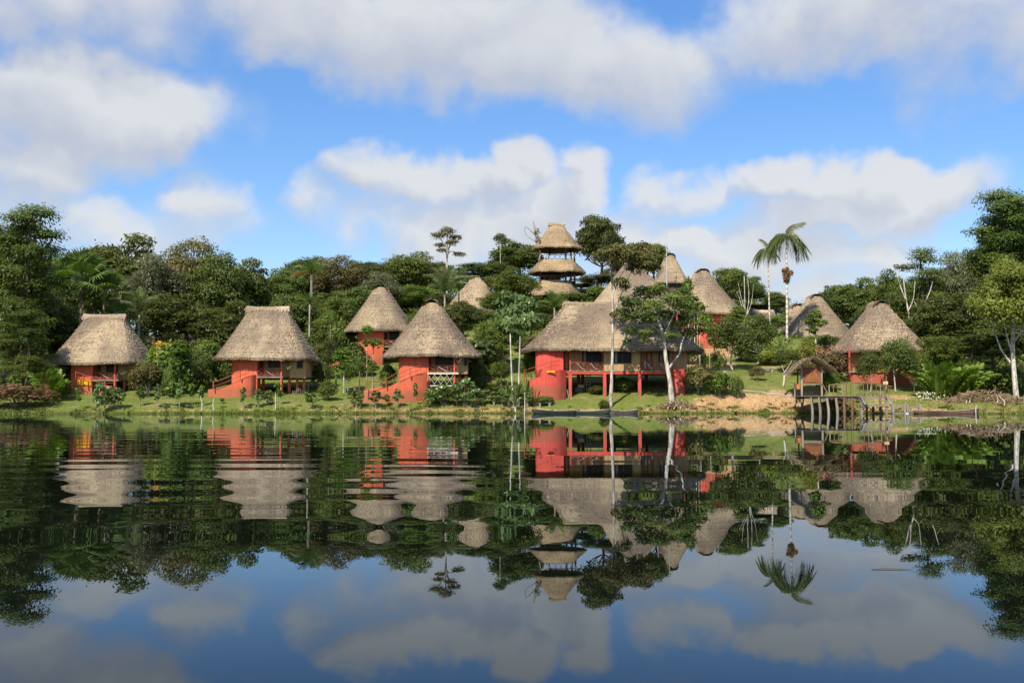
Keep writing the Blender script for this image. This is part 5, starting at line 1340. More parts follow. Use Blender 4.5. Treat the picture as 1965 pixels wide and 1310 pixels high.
o = put('bush2', 'pink_shrub', 'pink-flowering shrub behind the notice kiosk', 'shrub', 1592, 668, 116, 80, 'pink-flowering shrubs', extra=[blossoms('p2', 2.7, 3.8, 150, .13, 9, 'petal_pink', 1.0, zlo=.3)])
o = put('bush0', 'yellow_shrub', 'yellow-flowered tall shrub right of the leftmost hut', 'shrub', 325, 650, 115, 110, 'yellow-flowered shrubs', extra=[blossoms('y', 2.6, 3.2, 60, .10, 10, 'petal_yellow', .3, zlo=.6)])
o = put('bush0', 'yellow_shrub', 'shrub with yellow blossoms on the slope between the lattice hut and the lodge', 'shrub', 945, 675, 126, 50, 'yellow-flowered shrubs', extra=[blossoms('y2', 2.6, 3.2, 16, .17, 11, 'petal_yellow', .3, zlo=.4)])

# ------------------------------------------------------------------ saplings along the waterline
segs = [('on the bank below the leftmost hut', [(150, 743, 'sap1', 14), (192, 728, 'sap2', 26), (212, 738, 'sap2', 30), (228, 740, 'sap2', 26), (270, 735, 'sap0', 26), (305, 735, 'sap0', 24)]),
        ('on the shore between the two left huts', [(330, 730, 'sap1', 22), (346, 725, 'sap0', 24), (368, 735, 'sap1', 16), (388, 738, 'sap1', 16)]),
        ('on the grass in front of the second hut', [(468, 740, 'sap0', 18), (427, 763, 'sap1', 14), (497, 745, 'sap0', 20), (515, 746, 'sap2', 22), (533, 732, 'sap1', 20)]),
        ('on the grass right of the second hut', [(590, 750, 'sap1', 18), (602, 752, 'sap0', 20)]),
        ('in front of the orange stair of the lattice hut', [(684, 742, 'sap2', 30), (722, 748, 'sap0', 28), (742, 756, 'sap1', 18), (763, 744, 'sap0', 20), (797, 733, 'sap1', 14)]),
        ('in the thicket below the white lattice', [(826, 742, 'sap2', 34), (850, 735, 'sap2', 40), (878, 730, 'sap2', 36), (893, 720, 'sap2', 34), (912, 742, 'sap2', 34)]),
        ('in the thicket left of the sword-leaved plants', [(930, 745, 'sap2', 36), (948, 750, 'sap0', 30), (963, 745, 'sap2', 32), (1010, 748, 'sap2', 30)])]
for where, L in segs:
    L = sorted(L)
    for k, (px, py, pk, w) in enumerate(L):
        x = PX(px, 107); Ys = float(shore(x)) + RN.uniform(.9, 2.4)
        put(pk, 'sapling', '%s leafy sapling from the left %s' % (ORD[k], where), 'sapling', px, py, Ys, w * 1.25, 'saplings along the waterline')
for k, (px, py, lab) in enumerate(((392, 760, 'thin pale stick on the shore left of the second hut stair'), (413, 764, 'leaning pale stick before the second hut stair'), (527, 752, 'pale stick on the grass before the second hut'), (1006, 752, 'mooring stake left of the green canoe'), (1260 - 20, 800, None), (1840, 776, 'pale stake in the water by the brown canoe'))):
    if lab is None: continue
    x = PX(px, 105.5); Y = float(shore(x)) + (.6 if px < 1000 else -1.2); g = gz(x, Y); H = P(px, py, Y).z - g
    o = MB().tube([(0, 0, -.3), (RN.uniform(-.1, .1), 0, H * .5), (RN.uniform(-.2, .2), 0, H)], [.05, .045, .03], 6).build('stake', 'wood_white'); o.location = (x, Y, g); tag(o, lab, 'stake', 'stakes on the shore')

# ------------------------------------------------------------------ palms
def frond_mesh(L, rise, droop, nl=26, lw=.055, ll=.28, r=None, hang=.5, vee=.35):
    """pinnate leaf from the origin along +x: rachis with paired leaflets"""
    r = r or np.random.default_rng(1); V = []; Q = []; T = []
    u = np.linspace(0, 1, 12); px_ = L * (u - .12 * droop * u ** 3); pz_ = L * (rise * u - droop * u ** 2.2)
    def at(t): return np.array([np.interp(t, u, px_), 0, np.interp(t, u, pz_)])
    for i in range(11):
        a, b = at(u[i]), at(u[i + 1]); w = .035 * L / 3 * (1 - .8 * u[i]) + .008
        k = len(V); V += [a + (0, -w, 0), a + (0, w, 0), b + (0, w, 0), b + (0, -w, 0)]; Q.append((k, k + 1, k + 2, k + 3)); T += [.75] * 4
    for i in range(nl):
        t = .10 + .88 * i / (nl - 1); p = at(t); d = unit(at(min(1, t + .02)) - at(t - .02)); l_ = L * ll * (math.sin(math.pi * (.12 + .80 * t)) ** .7) * r.uniform(.85, 1.1)
        for s in (-1, 1):
            out = unit(np.array([d[0] * .55, s * .85, d[2] * .55 + vee * .3 + r.normal() * .12])); m = p + out * l_ * .55; e = p + out * l_ + np.array([0, 0, -hang * l_ * r.uniform(.7, 1.2)])
            w = np.array([lw * L * .25, 0, .0]) * r.uniform(.8, 1.2); tt = r.random(); k = len(V)
            V += [p - w * .5, p + w * .5, m + w, m - w * .4]; Q.append((k, k + 1, k + 2, k + 3))
            V += [m - w * .4, m + w, e + w * .15, e]; Q.append((k + 4, k + 5, k + 6, k + 7)); T += [tt] * 8
    return np_mesh('frond', np.array(V), np.array(Q), np.array(T))
rp = np.random.default_rng(5)
FR = {'arch': frond_mesh(3.6, .55, .75, 30, r=rp), 'up': frond_mesh(3.8, .35, .30, 30, r=rp), 'hang': frond_mesh(3.5, .75, 1.9, 38, .10, .34, r=rp, hang=1.0), 'plume': frond_mesh(3.6, .3, .6, 44, .075, .30, r=rp, hang=.95)}
FD = frond_mesh(2.8, .1, 1.5, 26, r=rp, hang=1.1); FO = frond_mesh(2.6, .25, .9, 30, r=rp, hang=.8)
FP = {k: v.copy() for k, v in FR.items()}
GING = frond_mesh(2.6, .9, .55, 11, .34, .32, r=rp, hang=.35, vee=.8); BAN = frond_mesh(1.6, .8, .6, 9, .5, .22, r=rp, hang=.2)
def palm(label, px, pyc, Y, fronds, trunk_r=.16, base_py=None, bark_='bark_palm', s=1.0, lean=0.0, name='palm_tree', group='palms', extra=None):
    x = PX(px, Y); g = gz(x, Y); zc = P(px, pyc, Y).z; H = zc - g
    o = empty(name, (x, Y, g)); tag(o, label, 'palm', group)
    if trunk_r:
        pts = smooth_path([(-lean, 0, -.4), (-lean * .3, 0, H * .5), (0, 0, H)], 6)
        MB().tube(pts, [trunk_r * (1.35 - .5 * i / (len(pts) - 1)) for i in range(len(pts))], 9).build('trunk', bark_, o, smooth=True)
    for kind, az, el, sc_, mt in fronds:
        me = {'dead': FD, 'orange': FO, 'ging': GING, 'ban': BAN}.get(kind) or (FP if mt == 'leaf_palm_pale' else FR)[kind]
        f = link('frond', me, mt, o); f.location = (0, 0, H); f.rotation_euler = (0, -math.radians(el), math.radians(az)); f.scale = (sc_ * s,) * 3
    if extra: extra(o, H)
    return o
def skirt(z, r0, h):
    def fn(o, H):
        r = np.random.default_rng(3); n = 700; a = r.uniform(0, 6.28, n); zz = r.random(n); q = r0 * np.sqrt(1 - (2 * zz - 1) ** 2 * .8) * r.uniform(.2, 1.05, n) * (.55 + .6 * zz)
        c = np.stack([q * np.cos(a), q * np.sin(a), z(H) + h * (zz - .5)], 1); lob = [(*k, .2, .2, .3) for k in c[:60]]
        link('dead_skirt', leaf_mesh('dead_skirt', lob, 1100, .6, r, droop=2.2, shell=.2, aspect=.18), 'frond_dead', o)
    return fn
LP = 'leaf_palm'; LQ = 'leaf_palm_pale'
wf = [('plume', 4, 60, .95, LQ), ('plume', 20, 75, .7, LQ)]
for a_, e_, c_ in ((0, 12, .85), (-25, 4, .8), (25, 6, .8), (-50, 10, .75), (50, 8, .7), (10, -8, .75), (180, 14, .85), (160, 4, .8), (200, 6, .85), (215, 12, .75), (140, 8, .7), (185, -8, .8), (170, 24, .8), (-90, 8, .7), (90, 8, .7), (-12, 22, .8), (205, 22, .8)): wf.append(('hang', a_, e_, c_, LQ))
palm('taller white palm with a drooping crown and a dead clump on its trunk', 1513, 458, 143, wf + [('dead', 185, -12, .72, 'frond_dead'), ('dead', 215, -5, .6, 'frond_dead'), ('dead', 165, -5, .55, 'frond_dead')],
     .135, s=1.0, lean=.15, extra=lambda o, H: skirt(lambda H_: H_ - 5.1, .78, 1.9)(o, H))
wf = [('plume', 150, 80, .62, LQ), ('plume', 60, 74, .5, LQ)]
for a_, e_, c_ in ((180, 10, .6), (160, 0, .55), (205, 4, .6), (190, 22, .6), (20, 8, .42), (-20, 4, .42), (-90, 5, .5), (90, 5, .5), (225, 10, .5), (0, 20, .45)): wf.append(('hang', a_, e_, c_, LQ))
palm('thinner white palm with a small ragged crown, left of the taller one', 1477, 484, 147, wf + [('dead', 10, -8, .42, 'frond_dead'), ('dead', -40, -14, .42, 'frond_dead'), ('dead', 170, -10, .42, 'frond_dead'), ('dead', 60, -20, .4, 'frond_dead'), ('dead', -90, -16, .45, 'frond_dead'), ('dead', 120, -20, .4, 'frond_dead')], .095, lean=-.15)
ring = lambda n, el, kind, sc_, mt, off=0: [(kind, off + 360 * k / n + RN.uniform(-12, 12), el + RN.uniform(-8, 8), sc_ * RN.uniform(.85, 1.1), mt) for k in range(n)]
palm('feather palm with one orange dead frond above the second hut', 596, 527, 150, ring(7, 40, 'arch', .95, LP) + ring(5, 62, 'up', .8, LP, 20) + ring(5, 12, 'arch', .85, LP, 40) + [('orange', 178, 30, 1.0, 'frond_orange')], .19, bark_='bark_pale')
palm('young feather palm below the higher feather palm', 593, 585, 133, ring(7, 45, 'arch', .55, LP) + ring(4, 66, 'up', .5, LP), .11, bark_='bark_pale')
palm('arching palm clump on the slope behind the lattice hut', 853, 565, 152, ring(6, 58, 'arch', 1.2, LQ) + ring(5, 75, 'up', 1.1, LQ, 30) + ring(5, 35, 'arch', 1.1, LP), .14, bark_='bark_pale')
palm('arching palm before the hill hut roof', 880, 560, 156, ring(5, 55, 'arch', 1.2, LQ) + ring(5, 70, 'up', 1.0, LP), .14, bark_='bark_pale')
palm('young palm at the foot of the watchtower, above the lodge ridge', 1064, 590, 150, ring(7, 55, 'up', .75, 'leaf_fresh') + ring(6, 35, 'arch', .75, 'leaf_fresh'), .12, bark_='bark_pale')
palm('small palm on the lawn left of the lattice hut', 690, 712, 112.6, ring(7, 50, 'arch', .42, LP) + ring(3, 72, 'up', .4, LP), .06, bark_='bark')
palm('low palm left of the higher hut', 727, 603, 147, ring(6, 45, 'arch', .6, LP), .08, bark_='bark')
palm('drooping palm in the wood right of the leftmost hut ridge', 265, 605, 128, ring(6, 50, 'arch', .95, LQ) + ring(4, 70, 'up', .9, LP), .14, bark_='bark_pale')
palm('tiny palm before the red wall of the uphill hut', 1372, 628, 128, ring(7, 40, 'arch', .28, 'leaf_fresh'), .05, bark_='bark_white')
palm('small yellowing palm behind the cream sign', 1700, 722, 111.6, ring(3, 70, 'up', .32, 'leaf_yellow'), .04, bark_='bark_pale')
palm('banana-like plant on the slope below the white palms', 1497, 668, 137, ring(6, 68, 'ban', 1.3, 'leaf_fresh'), .1, bark_='bark_pale')
def fan_mesh(r):
    V = []; Q = []; T = []
    pet = 1.7; V += [(0, -.04, 0), (0, .04, 0), (pet, .03, .25), (pet, -.03, .25)]; Q.append((0, 1, 2, 3)); T += [.7] * 4
    for k in range(26):
        a = math.radians(-115 + 230 * k / 25); l_ = 1.55 * (1 - .22 * abs(k - 12.5) / 12.5); d = np.array([math.cos(a), math.sin(a), .15]); c = np.array([pet, 0, .25]); m = c + d * l_ * .6; e = c + d * l_ + np.array([0, 0, -.55 * r.uniform(.7, 1.3)])
        w = np.array([-math.sin(a), math.cos(a), 0]) * .075; t = r.random(); b = len(V)
        V += [c, c + w * .3, m + w, m - w]; Q.append((b, b + 1, b + 2, b + 3)); V += [m - w, m + w, e + w * .2, e]; Q.append((b + 4, b + 5, b + 6, b + 7)); T += [t] * 8
    return np_mesh('fan_leaf', np.array(V), np.array(Q), np.array(T))
FAN = fan_mesh(rp)
def fan_palm(label, px, pyc, Y, n, s, tr):
    x = PX(px, Y); g = gz(x, Y); H = P(px, pyc, Y).z - g; o = empty('fan_palm', (x, Y, g)); tag(o, label, 'palm', 'fan palms')
    MB().tube([(.3, 0, -.4), (.1, 0, H * .5), (0, 0, H)], [tr * .8, tr * .65, tr * .6], 8).build('trunk', 'bark', o, smooth=True)
    for k in range(n):
        f = link('fan_leaf', FAN, 'leaf_palm', o); f.location = (0, 0, H); el = 80 - 95 * (k / n) + RN.uniform(-8, 8); f.rotation_euler = (RN.uniform(-.5, .5), -math.radians(el), math.radians(k * 137.5)); f.scale = (s, s, s)
fan_palm('tall fan palm with upright fans in the left wood', 152, 552, 121, 20, 1.5, .24)
fan_palm('smaller fan palm leaning out beside the tall fan palm', 196, 572, 122, 15, 1.25, .18)
fan_palm('low fan palm just above the leftmost hut ridge', 222, 612, 124, 11, .8, .2)

# ginger clumps, sword-leaved plants
def clump(name, label, px, Y, n, s, mesh, part, mat, spread, cat='plant', el=(50, 85), group=None):
    x = PX(px, Y); o = empty(name, (x, Y, gz(x, Y))); tag(o, label, cat, group)
    for k in range(n):
        f = link(part, mesh, mat, o); a = k * 137.5; q = spread * math.sqrt((k + .5) / n)
        f.location = (q * math.cos(math.radians(a)), q * math.sin(math.radians(a)) * .6, 0); f.rotation_euler = (0, -math.radians(RN.uniform(*el) - 25), math.radians(a)); k2 = s * RN.uniform(.75, 1.15); f.scale = (k2, k2, k2)
    return o
clump('ginger_clump', 'large arching ginger clump on the bank right of the pier hut', 1808, 109, 22, 1.35, GING, 'leaf_stem', 'leaf_fresh', 1.7, el=(45, 88), group='ginger clumps')
clump('ginger_clump', 'second ginger clump leaning out right of the large one', 1850, 109.5, 14, 1.3, GING, 'leaf_stem', 'leaf_bright', 1.0, el=(45, 85), group='ginger clumps')
clump('ginger_clump', 'ginger-like clump between the pink shrub and the leftmost hut', 98, 108.5, 18, 1.1, GING, 'leaf_stem', 'leaf_bright', 1.2, el=(45, 88), group='ginger clumps')
def blade():
    V = []; Q = []
    for i in range(6):
        u = i / 5; w = .085 * (1 - u) ** .6 * (.6 + 1.2 * u if u < .4 else 1.08); V += [(1.5 * u, -w, .12 * u - .22 * u ** 3), (1.5 * u, w, .12 * u - .22 * u ** 3)]
        if i: b = 2 * i; Q.append((b - 2, b - 1, b + 1, b))
    return np_mesh('blade', np.array(V), np.array(Q), np.array([rp.random() for _ in V]))
BL = blade()
def sword(label, px, Y, n, s, z0=0.0):
    x = PX(px, Y); g = gz(x, Y); o = empty('sword_plant', (x, Y, g)); tag(o, label, 'plant', 'sword-leaved plants')
    if z0: MB().tube([(0, 0, -.3), (.05, 0, z0)], [.16, .11], 7).build('trunk', 'bark_white', o)
    for k in range(n):
        f = link('blade', BL, 'leaf_dense' if k % 3 else 'leaf_big', o); f.location = (0, 0, z0 + .06 * (k % 4)); f.rotation_euler = (0, -math.radians(RN.uniform(25, 85)), math.radians(k * 137.5)); q = s * RN.uniform(.8, 1.2); f.scale = (q, q, q)
for px, Y, n, s, z0, lab in ((975, 109.4, 22, 1.2, .7, 'sword-leaved plant left of the two slender white stems'), (994, 109.0, 26, 1.3, 1.0, 'tall sword-leaved plant between the slender white stems'), (1012, 109.4, 22, 1.25, .8, 'sword-leaved plant beside the lodge stair parapet'), (988, 108.2, 18, 1.0, .5, 'sword-leaved plant lowest at the waterline by the white stems')):
    sword(lab, px, Y, n, s, z0)
for (px0, px1, pt, lab) in ((986, 979, 640, 'slender white-stemmed palm left of its twin before the lodge'), (993, 998, 645, 'slender white-stemmed palm beside the lodge eave')):
    Y = 109.3; x = PX(px0, Y); g = gz(x, Y); zt = P(px1, pt, Y).z - g; dx = PX(px1, Y) - x
    o = empty('slender_palm', (x, Y, g)); tag(o, lab, 'palm', 'slender white-stemmed palms')
    MB().tube(smooth_path([(0, 0, -.3), (dx * .55, 0, zt * .4), (dx, 0, zt)], 5), [.15, .14, .13, .12, .11, .10, .09, .085, .08, .07, .06], 7).build('trunk', 'bark_white', o, smooth=True)
    for k in range(6):
        f = link('frond', FR['arch'], 'leaf_palm', o); f.location = (dx, 0, zt); f.rotation_euler = (0, -math.radians(35 + 8 * (k % 3)), math.radians(60 * k + 20)); f.scale = (.3,) * 3

# ------------------------------------------------------------------ single trees
def custom_tree(name, label, Y, base_px, trunks, lobes, n, size, mat, barkm, seed, depth=.8, **k):
    """trunks: list of (list of (px,py,dy), radii); lobes: (px,py,dy,r_px_x,r_px_z)"""
    r = np.random.default_rng(seed); x = PX(base_px, Y); g = gz(x, Y); o = empty(name, (x, Y, g)); tag(o, label, 'tree')
    W = lambda px, py, dy: tuple(P(px, py, Y + dy) - Vector((x, Y, g)))
    for i, (pts, rad) in enumerate(trunks):
        p = smooth_path([W(*q) for q in pts], 5); rr = np.interp(np.linspace(0, 1, len(p)), np.linspace(0, 1, len(rad)), rad)
        MB().tube(p, list(rr), 9 if i == 0 else 6).build('trunk' if i == 0 else 'branch', barkm, o, smooth=True)
    L = []
    for px, py, dy, rx, rz in lobes:
        c = W(px, py, dy); s = Y / F; L.append((*c, rx * s, rx * s * depth, rz * s))
    if L: link('crown', leaf_mesh('crown', L, n, size, r, **k), mat, o)
    return o
lob = []; rr_ = random.Random(9)
for px, py, rx in ((1215, 585, 24), (1240, 565, 26), (1265, 558, 24), (1290, 575, 24), (1312, 590, 24), (1330, 605, 18), (1205, 610, 20), (1228, 608, 22), (1255, 590, 24), (1280, 605, 20), (1300, 625, 20), (1322, 640, 18), (1345, 622, 14), (1350, 636, 14), (1240, 640, 16), (1215, 635, 14), (1205, 655, 10), (1265, 630, 16), (1285, 645, 14), (1310, 560, 14), (1196, 598, 14), (1232, 655, 10), (1250, 612, 16), (1330, 575, 12), (1200, 575, 12)):
    lob.append((px + rr_.uniform(-3, 3), py, rr_.uniform(-2.2, 2.2), rx * .95, rx * .58))
custom_tree('shade_tree', 'leaning white-trunked tree with a fresh green forked crown in front of the lodge', 109.6, 1289,
    [([(1289, 772, 0), (1286, 735, 0), (1278, 690, 0), (1273, 650, 0), (1262, 610, .2), (1250, 580, .3)], [.36, .25, .21, .19, .15, .08]), ([(1282, 708, 0), (1292, 695, 0), (1304, 678, 0), (1309, 655, .1), (1318, 635, .2)], [.14, .12, .11, .09, .05]),
     ([(1274, 648, 0), (1285, 620, -.3), (1300, 590, -.4)], [.12, .09, .04]), ([(1272, 640, 0), (1245, 620, .5), (1222, 600, .8)], [.12, .08, .04]), ([(1266, 620, .1), (1235, 640, -.5), (1212, 648, -.8)], [.08, .06, .03])], lob, 10500, .28, 'leaf_shade_tree', 'bark_white', 81, depth=1.5)
lob = []
for px, py, rx in ((1165, 488, 17), (1150, 495, 12), (1185, 480, 15), (1205, 492, 18), (1225, 500, 20), (1243, 490, 17), (1258, 498, 13), (1240, 512, 16), (1218, 515, 14), (1192, 543, 13), (1200, 552, 8), (1178, 604, 7), (1212, 478, 12), (1232, 474, 12), (1188, 504, 10), (1255, 515, 10)):
    lob.append((px, py, rr_.uniform(-1.5, 1.5), rx * 1.3, rx * .85))
custom_tree('thin_trunk_tree', 'very tall thin white-trunked tree with drooping russet leaves in front of the lodge', 109.0, 1172,
    [([(1171, 783, 0), (1174, 720, 0), (1176, 620, 0), (1175, 560, 0), (1172, 520, 0), (1170, 497, 0)], [.24, .155, .13, .11, .08, .04]), ([(1180, 596, 0), (1190, 570, 0), (1199, 545, .2), (1215, 515, .3)], [.07, .06, .045, .03]), ([(1175, 570, 0), (1190, 530, 0), (1215, 500, 0), (1238, 492, 0)], [.06, .05, .04, .02]), ([(1173, 530, 0), (1160, 505, 0)], [.04, .02]), ([(1174, 545, 0), (1182, 510, .3), (1190, 485, .3)], [.05, .03, .02])],
    lob, 6500, .34, 'leaf_russet', 'bark_white', 82, droop=1.6, aspect=.4, depth=1.2)
# bare pale trees
def bare(label, Y, px, stems, twigs, seed, mat='bark_white'):
    return custom_tree('bare_tree', label, Y, px, [([(a[0], a[1], 0), (b[0], b[1], .3)] if len(q) == 2 else [(c[0], c[1], .1 * i) for i, c in enumerate(q)], rad) for q, rad in stems for a, b in [(q[0], q[-1])]], twigs, 260, .3, 'leaf_silver', mat, seed)
bare('bare pale tree with forked white limbs behind the right slope of the pier hut', 131, 1745, [([(1747, 640), (1745, 610), (1738, 570), (1733, 530)], [.15, .12, .09, .03]), ([(1738, 575), (1728, 550), (1718, 515)], [.09, .07, .03]), ([(1746, 615), (1758, 602), (1768, 590)], [.1, .09, .05]), ([(1768, 592), (1782, 565), (1790, 540)], [.07, .05, .02]), ([(1742, 598), (1752, 575), (1756, 540)], [.08, .06, .02]), ([(1764, 600), (1758, 585), (1754, 578)], [.06, .05, .02])], [(1733, 515, 0, 10, 7), (1720, 512, 0, 6, 5)], 83)
bare('group of bare pale stems uphill right of the red hut', 158, 1430, [([(1432, 640), (1430, 600), (1428, 530)], [.11, .09, .04]), ([(1431, 600), (1422, 570), (1417, 545)], [.07, .05, .03]), ([(1432, 610), (1437, 570), (1434, 528)], [.08, .06, .03]), ([(1433, 605), (1442, 580), (1446, 545)], [.07, .05, .03]), ([(1424, 590), (1418, 570), (1413, 560)], [.07, .05, .03])], [], 84)
bare('twisted dead tree hung with vines left of the watchtower roof', 186, 1028, [([(1036, 520), (1034, 470), (1026, 440), (1023, 422)], [.35, .3, .22, .06]), ([(1030, 455), (1016, 440), (1009, 436), (1007, 445), (1012, 452)], [.1, .08, .07, .05, .02]), ([(1030, 465), (1014, 455), (1006, 448)], [.08, .06, .02])], [(1030, 448, 0, 7, 9), (1033, 465, 0, 8, 12)], 85, 'bark_pale')
bare('thin whitewashed trunk pair on the slope left of the stone bench', 133, 1455, [([(1456, 700), (1454, 670), (1450, 640)], [.13, .11, .07]), ([(1457, 690), (1462, 665), (1466, 640)], [.08, .07, .03])], [], 86)
bare('short white stump-like trunk left of the notice kiosk', 112.2, 1505, [([(1504, 742), (1505, 722), (1506, 712)], [.14, .11, .1]), ([(1505, 714), (1514, 702), (1520, 690)], [.05, .03, .015]), ([(1506, 716), (1502, 706), (1500, 698)], [.05, .03, .015])], [], 87)
bare('three thin white poles of a young tree before the red hut', 120, 1333, [([(1333, 690), (1333, 640), (1332, 600)], [.07, .06, .05]), ([(1338, 690), (1338, 640), (1339, 600)], [.06, .06, .05]), ([(1341, 690), (1343, 640), (1341, 610)], [.05, .05, .04])], [], 88)

# brushwood heaps
def brush(label, px, Y, w, hgt, n, seed):
    r = random.Random(seed); x = PX(px, Y); g = gz(x, Y); o = empty('brush_heap', (x, Y, g)); tag(o, label, 'brush heap', 'heaps of dead brushwood'); m = MB()
    for _ in range(n):
        a = r.uniform(-1, 1); cx_ = a * w; cz = hgt * (1 - a * a) * r.random(); d = Vector((r.uniform(-1, 1), r.uniform(-.6, .6), r.uniform(-.35, .55))).normalized(); l_ = r.uniform(.4, 1.5)
        c = Vector((cx_, r.uniform(-.7, .7), cz)); m.tube([c - d * l_ / 2, c + Vector((0, 0, .05)), c + d * l_ / 2], [.035, .03, .012], 4, cap=False)
    q = m.build('twigs', 'brushwood', o); q['kind'] = 'stuff'
    for k in range(3):
        a = r.uniform(-.8, .8) * w; MB().tube([(a, -.8, -.1), (a + .3, -.3, .35), (a + .2 + r.uniform(-.6, .6), .2, .9)], [.05, .04, .02], 5).build('stick', 'wood_white', o)
brush('root and brushwood heap under the leaning white tree', 1296, 108.6, 1.9, .8, 170, 3)
brush('dead brushwood heap on the bank at the right edge', 1885, 106.8, 4.0, 1.2, 330, 4)
brush('small brushwood heap at the foot of the white shore trunk', 1950, 104.8, 2.2, .7, 120, 5)

# ------------------------------------------------------------------ grass and weeds
def blades(name, label, X, Y, hmin, hmax, w, mat, seed, lean=.35, zoff=0.0):
    r = np.random.default_rng(seed); n = len(X); Z = np.maximum(ground(X, Y), -.02) + zoff; a = r.uniform(0, 6.28, n); H = r.uniform(hmin, hmax, n)
    ux, uy = np.cos(a), np.sin(a); ln = r.normal(0, lean, (n, 2)) * H[:, None]; W = w * r.uniform(.6, 1.4, n)
    V = np.stack([np.stack([X - ux * W, Y - uy * W, Z - .02], 1), np.stack([X + ux * W, Y + uy * W, Z - .02], 1), np.stack([X + ln[:, 0], Y + ln[:, 1], Z + H], 1)], 1).reshape(-1, 3)
    o = link(name, np_mesh(name, V, np.arange(3 * n).reshape(-1, 3), np.repeat(r.random(n), 3)), mat); tag(o, label, 'grass', kind='stuff'); return o
n = 42000; px = rng.uniform(-30, 2000, n); Y = rng.uniform(100, 150, n); X = (px - 982.5) / F * Y
d = Y - shore(X); keep = (d > .6) & ~((px > 1310) & (px < 1560) & (d < 4.2) & (rng.random(n) < .8)) & ~((px < 330) & (Y > 126)) & ~((px > 1790) & (Y > 112))
blades('lawn_grass', 'short grass of the sloping lawns', X[keep], Y[keep], .05, .16, .03, 'grass_blade', 1)
n = 26000; px = rng.uniform(-30, 2000, n); X = (px - 982.5) / F * 105; dens = .35 + .65 * np.exp(-((px - 520) / 110) ** 2) + .3 * np.exp(-((px - 1880) / 90) ** 2) + .25 * (px < 110)
Y = shore(X) + rng.normal(-.1, .55, n); clump_n = np.sin(X * 2.1) * np.sin(X * .83 + 1) + .4 * np.sin(X * 5.3); k = (rng.random(n) < dens) & (rng.random(n) < .45 + .5 * clump_n)
blades('shore_weeds', 'bright water weeds and grass along the waterline', X[k], Y[k] + .5 * np.sin(X[k] * 1.3) * rng.random(k.sum()), .08, .52, .03, 'grass_blade', 2, .6)
n = 7000; px = np.concatenate([rng.uniform(1300, 1960, n), rng.uniform(640, 1040, n // 2)]); X = (px - 982.5) / F * 108; Y = shore(X) + rng.gamma(2.0, .9, len(px)); k = rng.random(len(px)) < .75
blades('dry_grass', 'dry straw-coloured grass on the sandy bank', X[k], Y[k], .05, .22, .03, 'grass_dry', 3, .8)
n = 900; px = rng.normal(520, 60, n); X = (px - 982.5) / F * 104; Y = shore(X) - rng.uniform(0, 1.8, n)
blades('floating_grass', 'patch of bright floating grass before the second hut', X, Y, .05, .3, .035, 'leaf_yellow', 4, .4)
n = 260; px = rng.normal(1778, 14, n); X = (px - 982.5) / F * 107.4; Y = rng.normal(107.6, .35, n); Zs = ground(X, Y)
lobs = [(x_, y_, z_ + rng.uniform(.15, .8), .10, .08, .14) for x_, y_, z_ in zip(X[:46], Y[:46], Zs[:46])]
fb_ = empty('white_flower_bed', (float(X.mean()), 107.6, float(Zs.mean()))); tag(fb_, 'bed of small white and yellow flowers below the large ginger clump', 'flowers')
off = np.array(fb_.location); L2 = [(l[0] - off[0], l[1] - off[1], l[2] - off[2], *l[3:]) for l in lobs]
link('blossoms', leaf_mesh('blossoms', L2, 420, .13, rng, shell=.1, aspect=.8), 'petal_white', fb_); fb_.children[0]['kind'] = 'stuff'

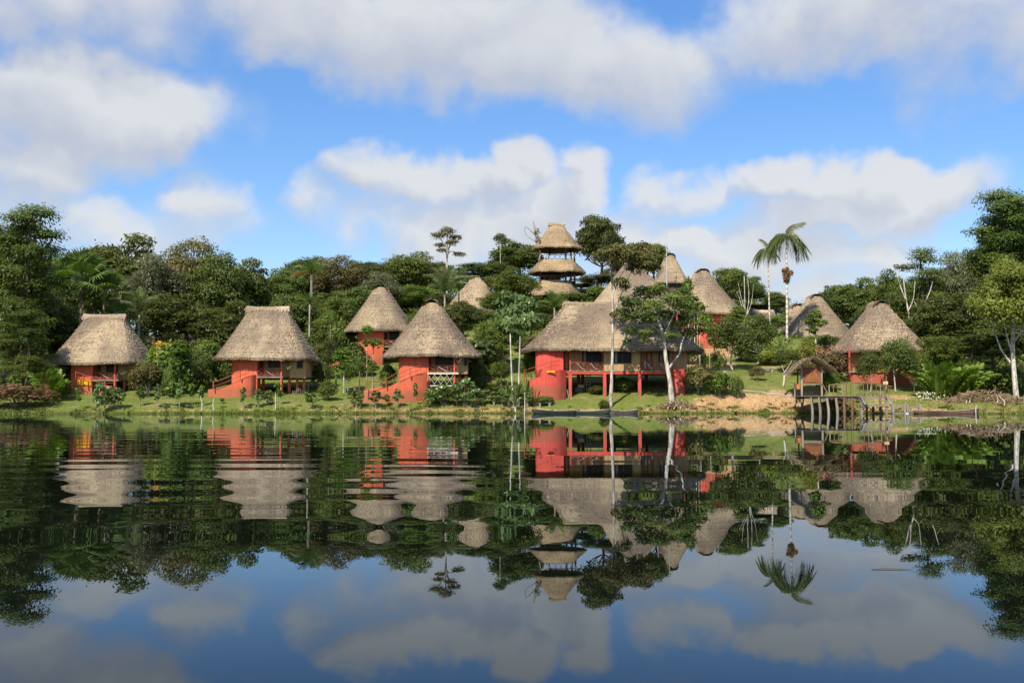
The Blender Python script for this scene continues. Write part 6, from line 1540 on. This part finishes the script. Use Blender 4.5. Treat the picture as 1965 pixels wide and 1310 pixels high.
# the leafy undergrowth of the wood and the planted slope, one mass nobody could count
def undergrowth():
    r = np.random.default_rng(77); L = []
    def spots(n, px0, px1, y0, y1, rmin, rmax, holes=()):
        for _ in range(n):
            px = r.uniform(px0, px1); Y = r.uniform(y0, y1)
            if any(a < px < b and c < Y < d for a, b, c, d in holes): continue
            x = PX(px, Y); q = r.uniform(rmin, rmax); L.append((x, Y, gz(x, Y) + q * .35, q, q, q * r.uniform(.5, .9)))
    hut = [(100, 300, 112, 127), (400, 620, 112, 127), (655, 805, 133, 148), (1260, 1435, 142, 158), (1480, 1650, 149, 170), (1590, 1790, 113, 128), (1420, 1510, 168, 185)]
    spots(150, -40, 330, 123, 165, .9, 2.0, hut); spots(110, 330, 640, 128, 170, .8, 1.8, hut); spots(130, 560, 1000, 140, 180, .7, 1.6, hut)
    spots(70, 1000, 1160, 146, 190, .7, 1.5); spots(60, 1320, 1480, 150, 185, .7, 1.5, hut); spots(60, 1440, 1640, 138, 150, .5, 1.1, hut); spots(150, 1790, 2010, 112, 160, .9, 1.9, hut)
    spots(80, 1600, 1800, 128, 165, .8, 1.6, hut); spots(45, 600, 700, 128, 140, .5, 1.1, hut); spots(50, 880, 970, 122, 140, .5, 1.1, hut)
    spots(70, -60, 2030, 180, 200, 2.0, 3.2, [(1000, 1150, 170, 192), (1240, 1330, 170, 200)]); spots(110, -60, 2030, 205, 235, 2.4, 4.0)
    V, t = leaf_cloud(L, 95000, .40, r, shell=.45)
    o = link('undergrowth', np_mesh('undergrowth', V, np.arange(len(V)).reshape(-1, 4), t), 'leaf_bright'); tag(o, 'low leafy undergrowth covering the wood floor and planted slope', 'undergrowth', kind='stuff')
undergrowth()

p0 = Vector((1.86, 5.16, 0)); tw = MB().tube([(-.1, 0, .002), (-.02, .01, .004), (.05, 0, .003), (.1, -.015, .003)], [.0015, .002, .0016, .001], 5).build('floating_twig', 'wood_dark'); tw.location = p0
tag(tw, 'thin dark twig floating on the near water at the lower right', 'twig')

# low weeds and seedlings hugging the waterline
r_ = np.random.default_rng(91); L_ = []
for _ in range(520):
    px = r_.uniform(-20, 1990); x = PX(px, 105); dn_ = math.sin(x * .55) * math.sin(x * 1.37 + 2)
    if r_.random() > .5 + .5 * dn_ + (.3 if 640 < px < 1030 or px > 1800 or px < 120 else 0): continue
    if 1010 < px < 1230 and r_.random() < .7: continue
    y = float(shore(x)) + r_.uniform(.0, 2.2); q = r_.uniform(.10, .30); L_.append((x, y, max(gz(x, y), 0) + q * .3, q * r_.uniform(1, 2.2), q, q * r_.uniform(.5, .9)))
V_, t_ = leaf_cloud(L_, 6500, .17, r_, shell=.2)
tag(link('bank_weeds', np_mesh('bank_weeds', V_, np.arange(len(V_)).reshape(-1, 4), t_), 'leaf_bright'), 'low leafy weeds hugging the muddy waterline', 'weeds', kind='stuff')
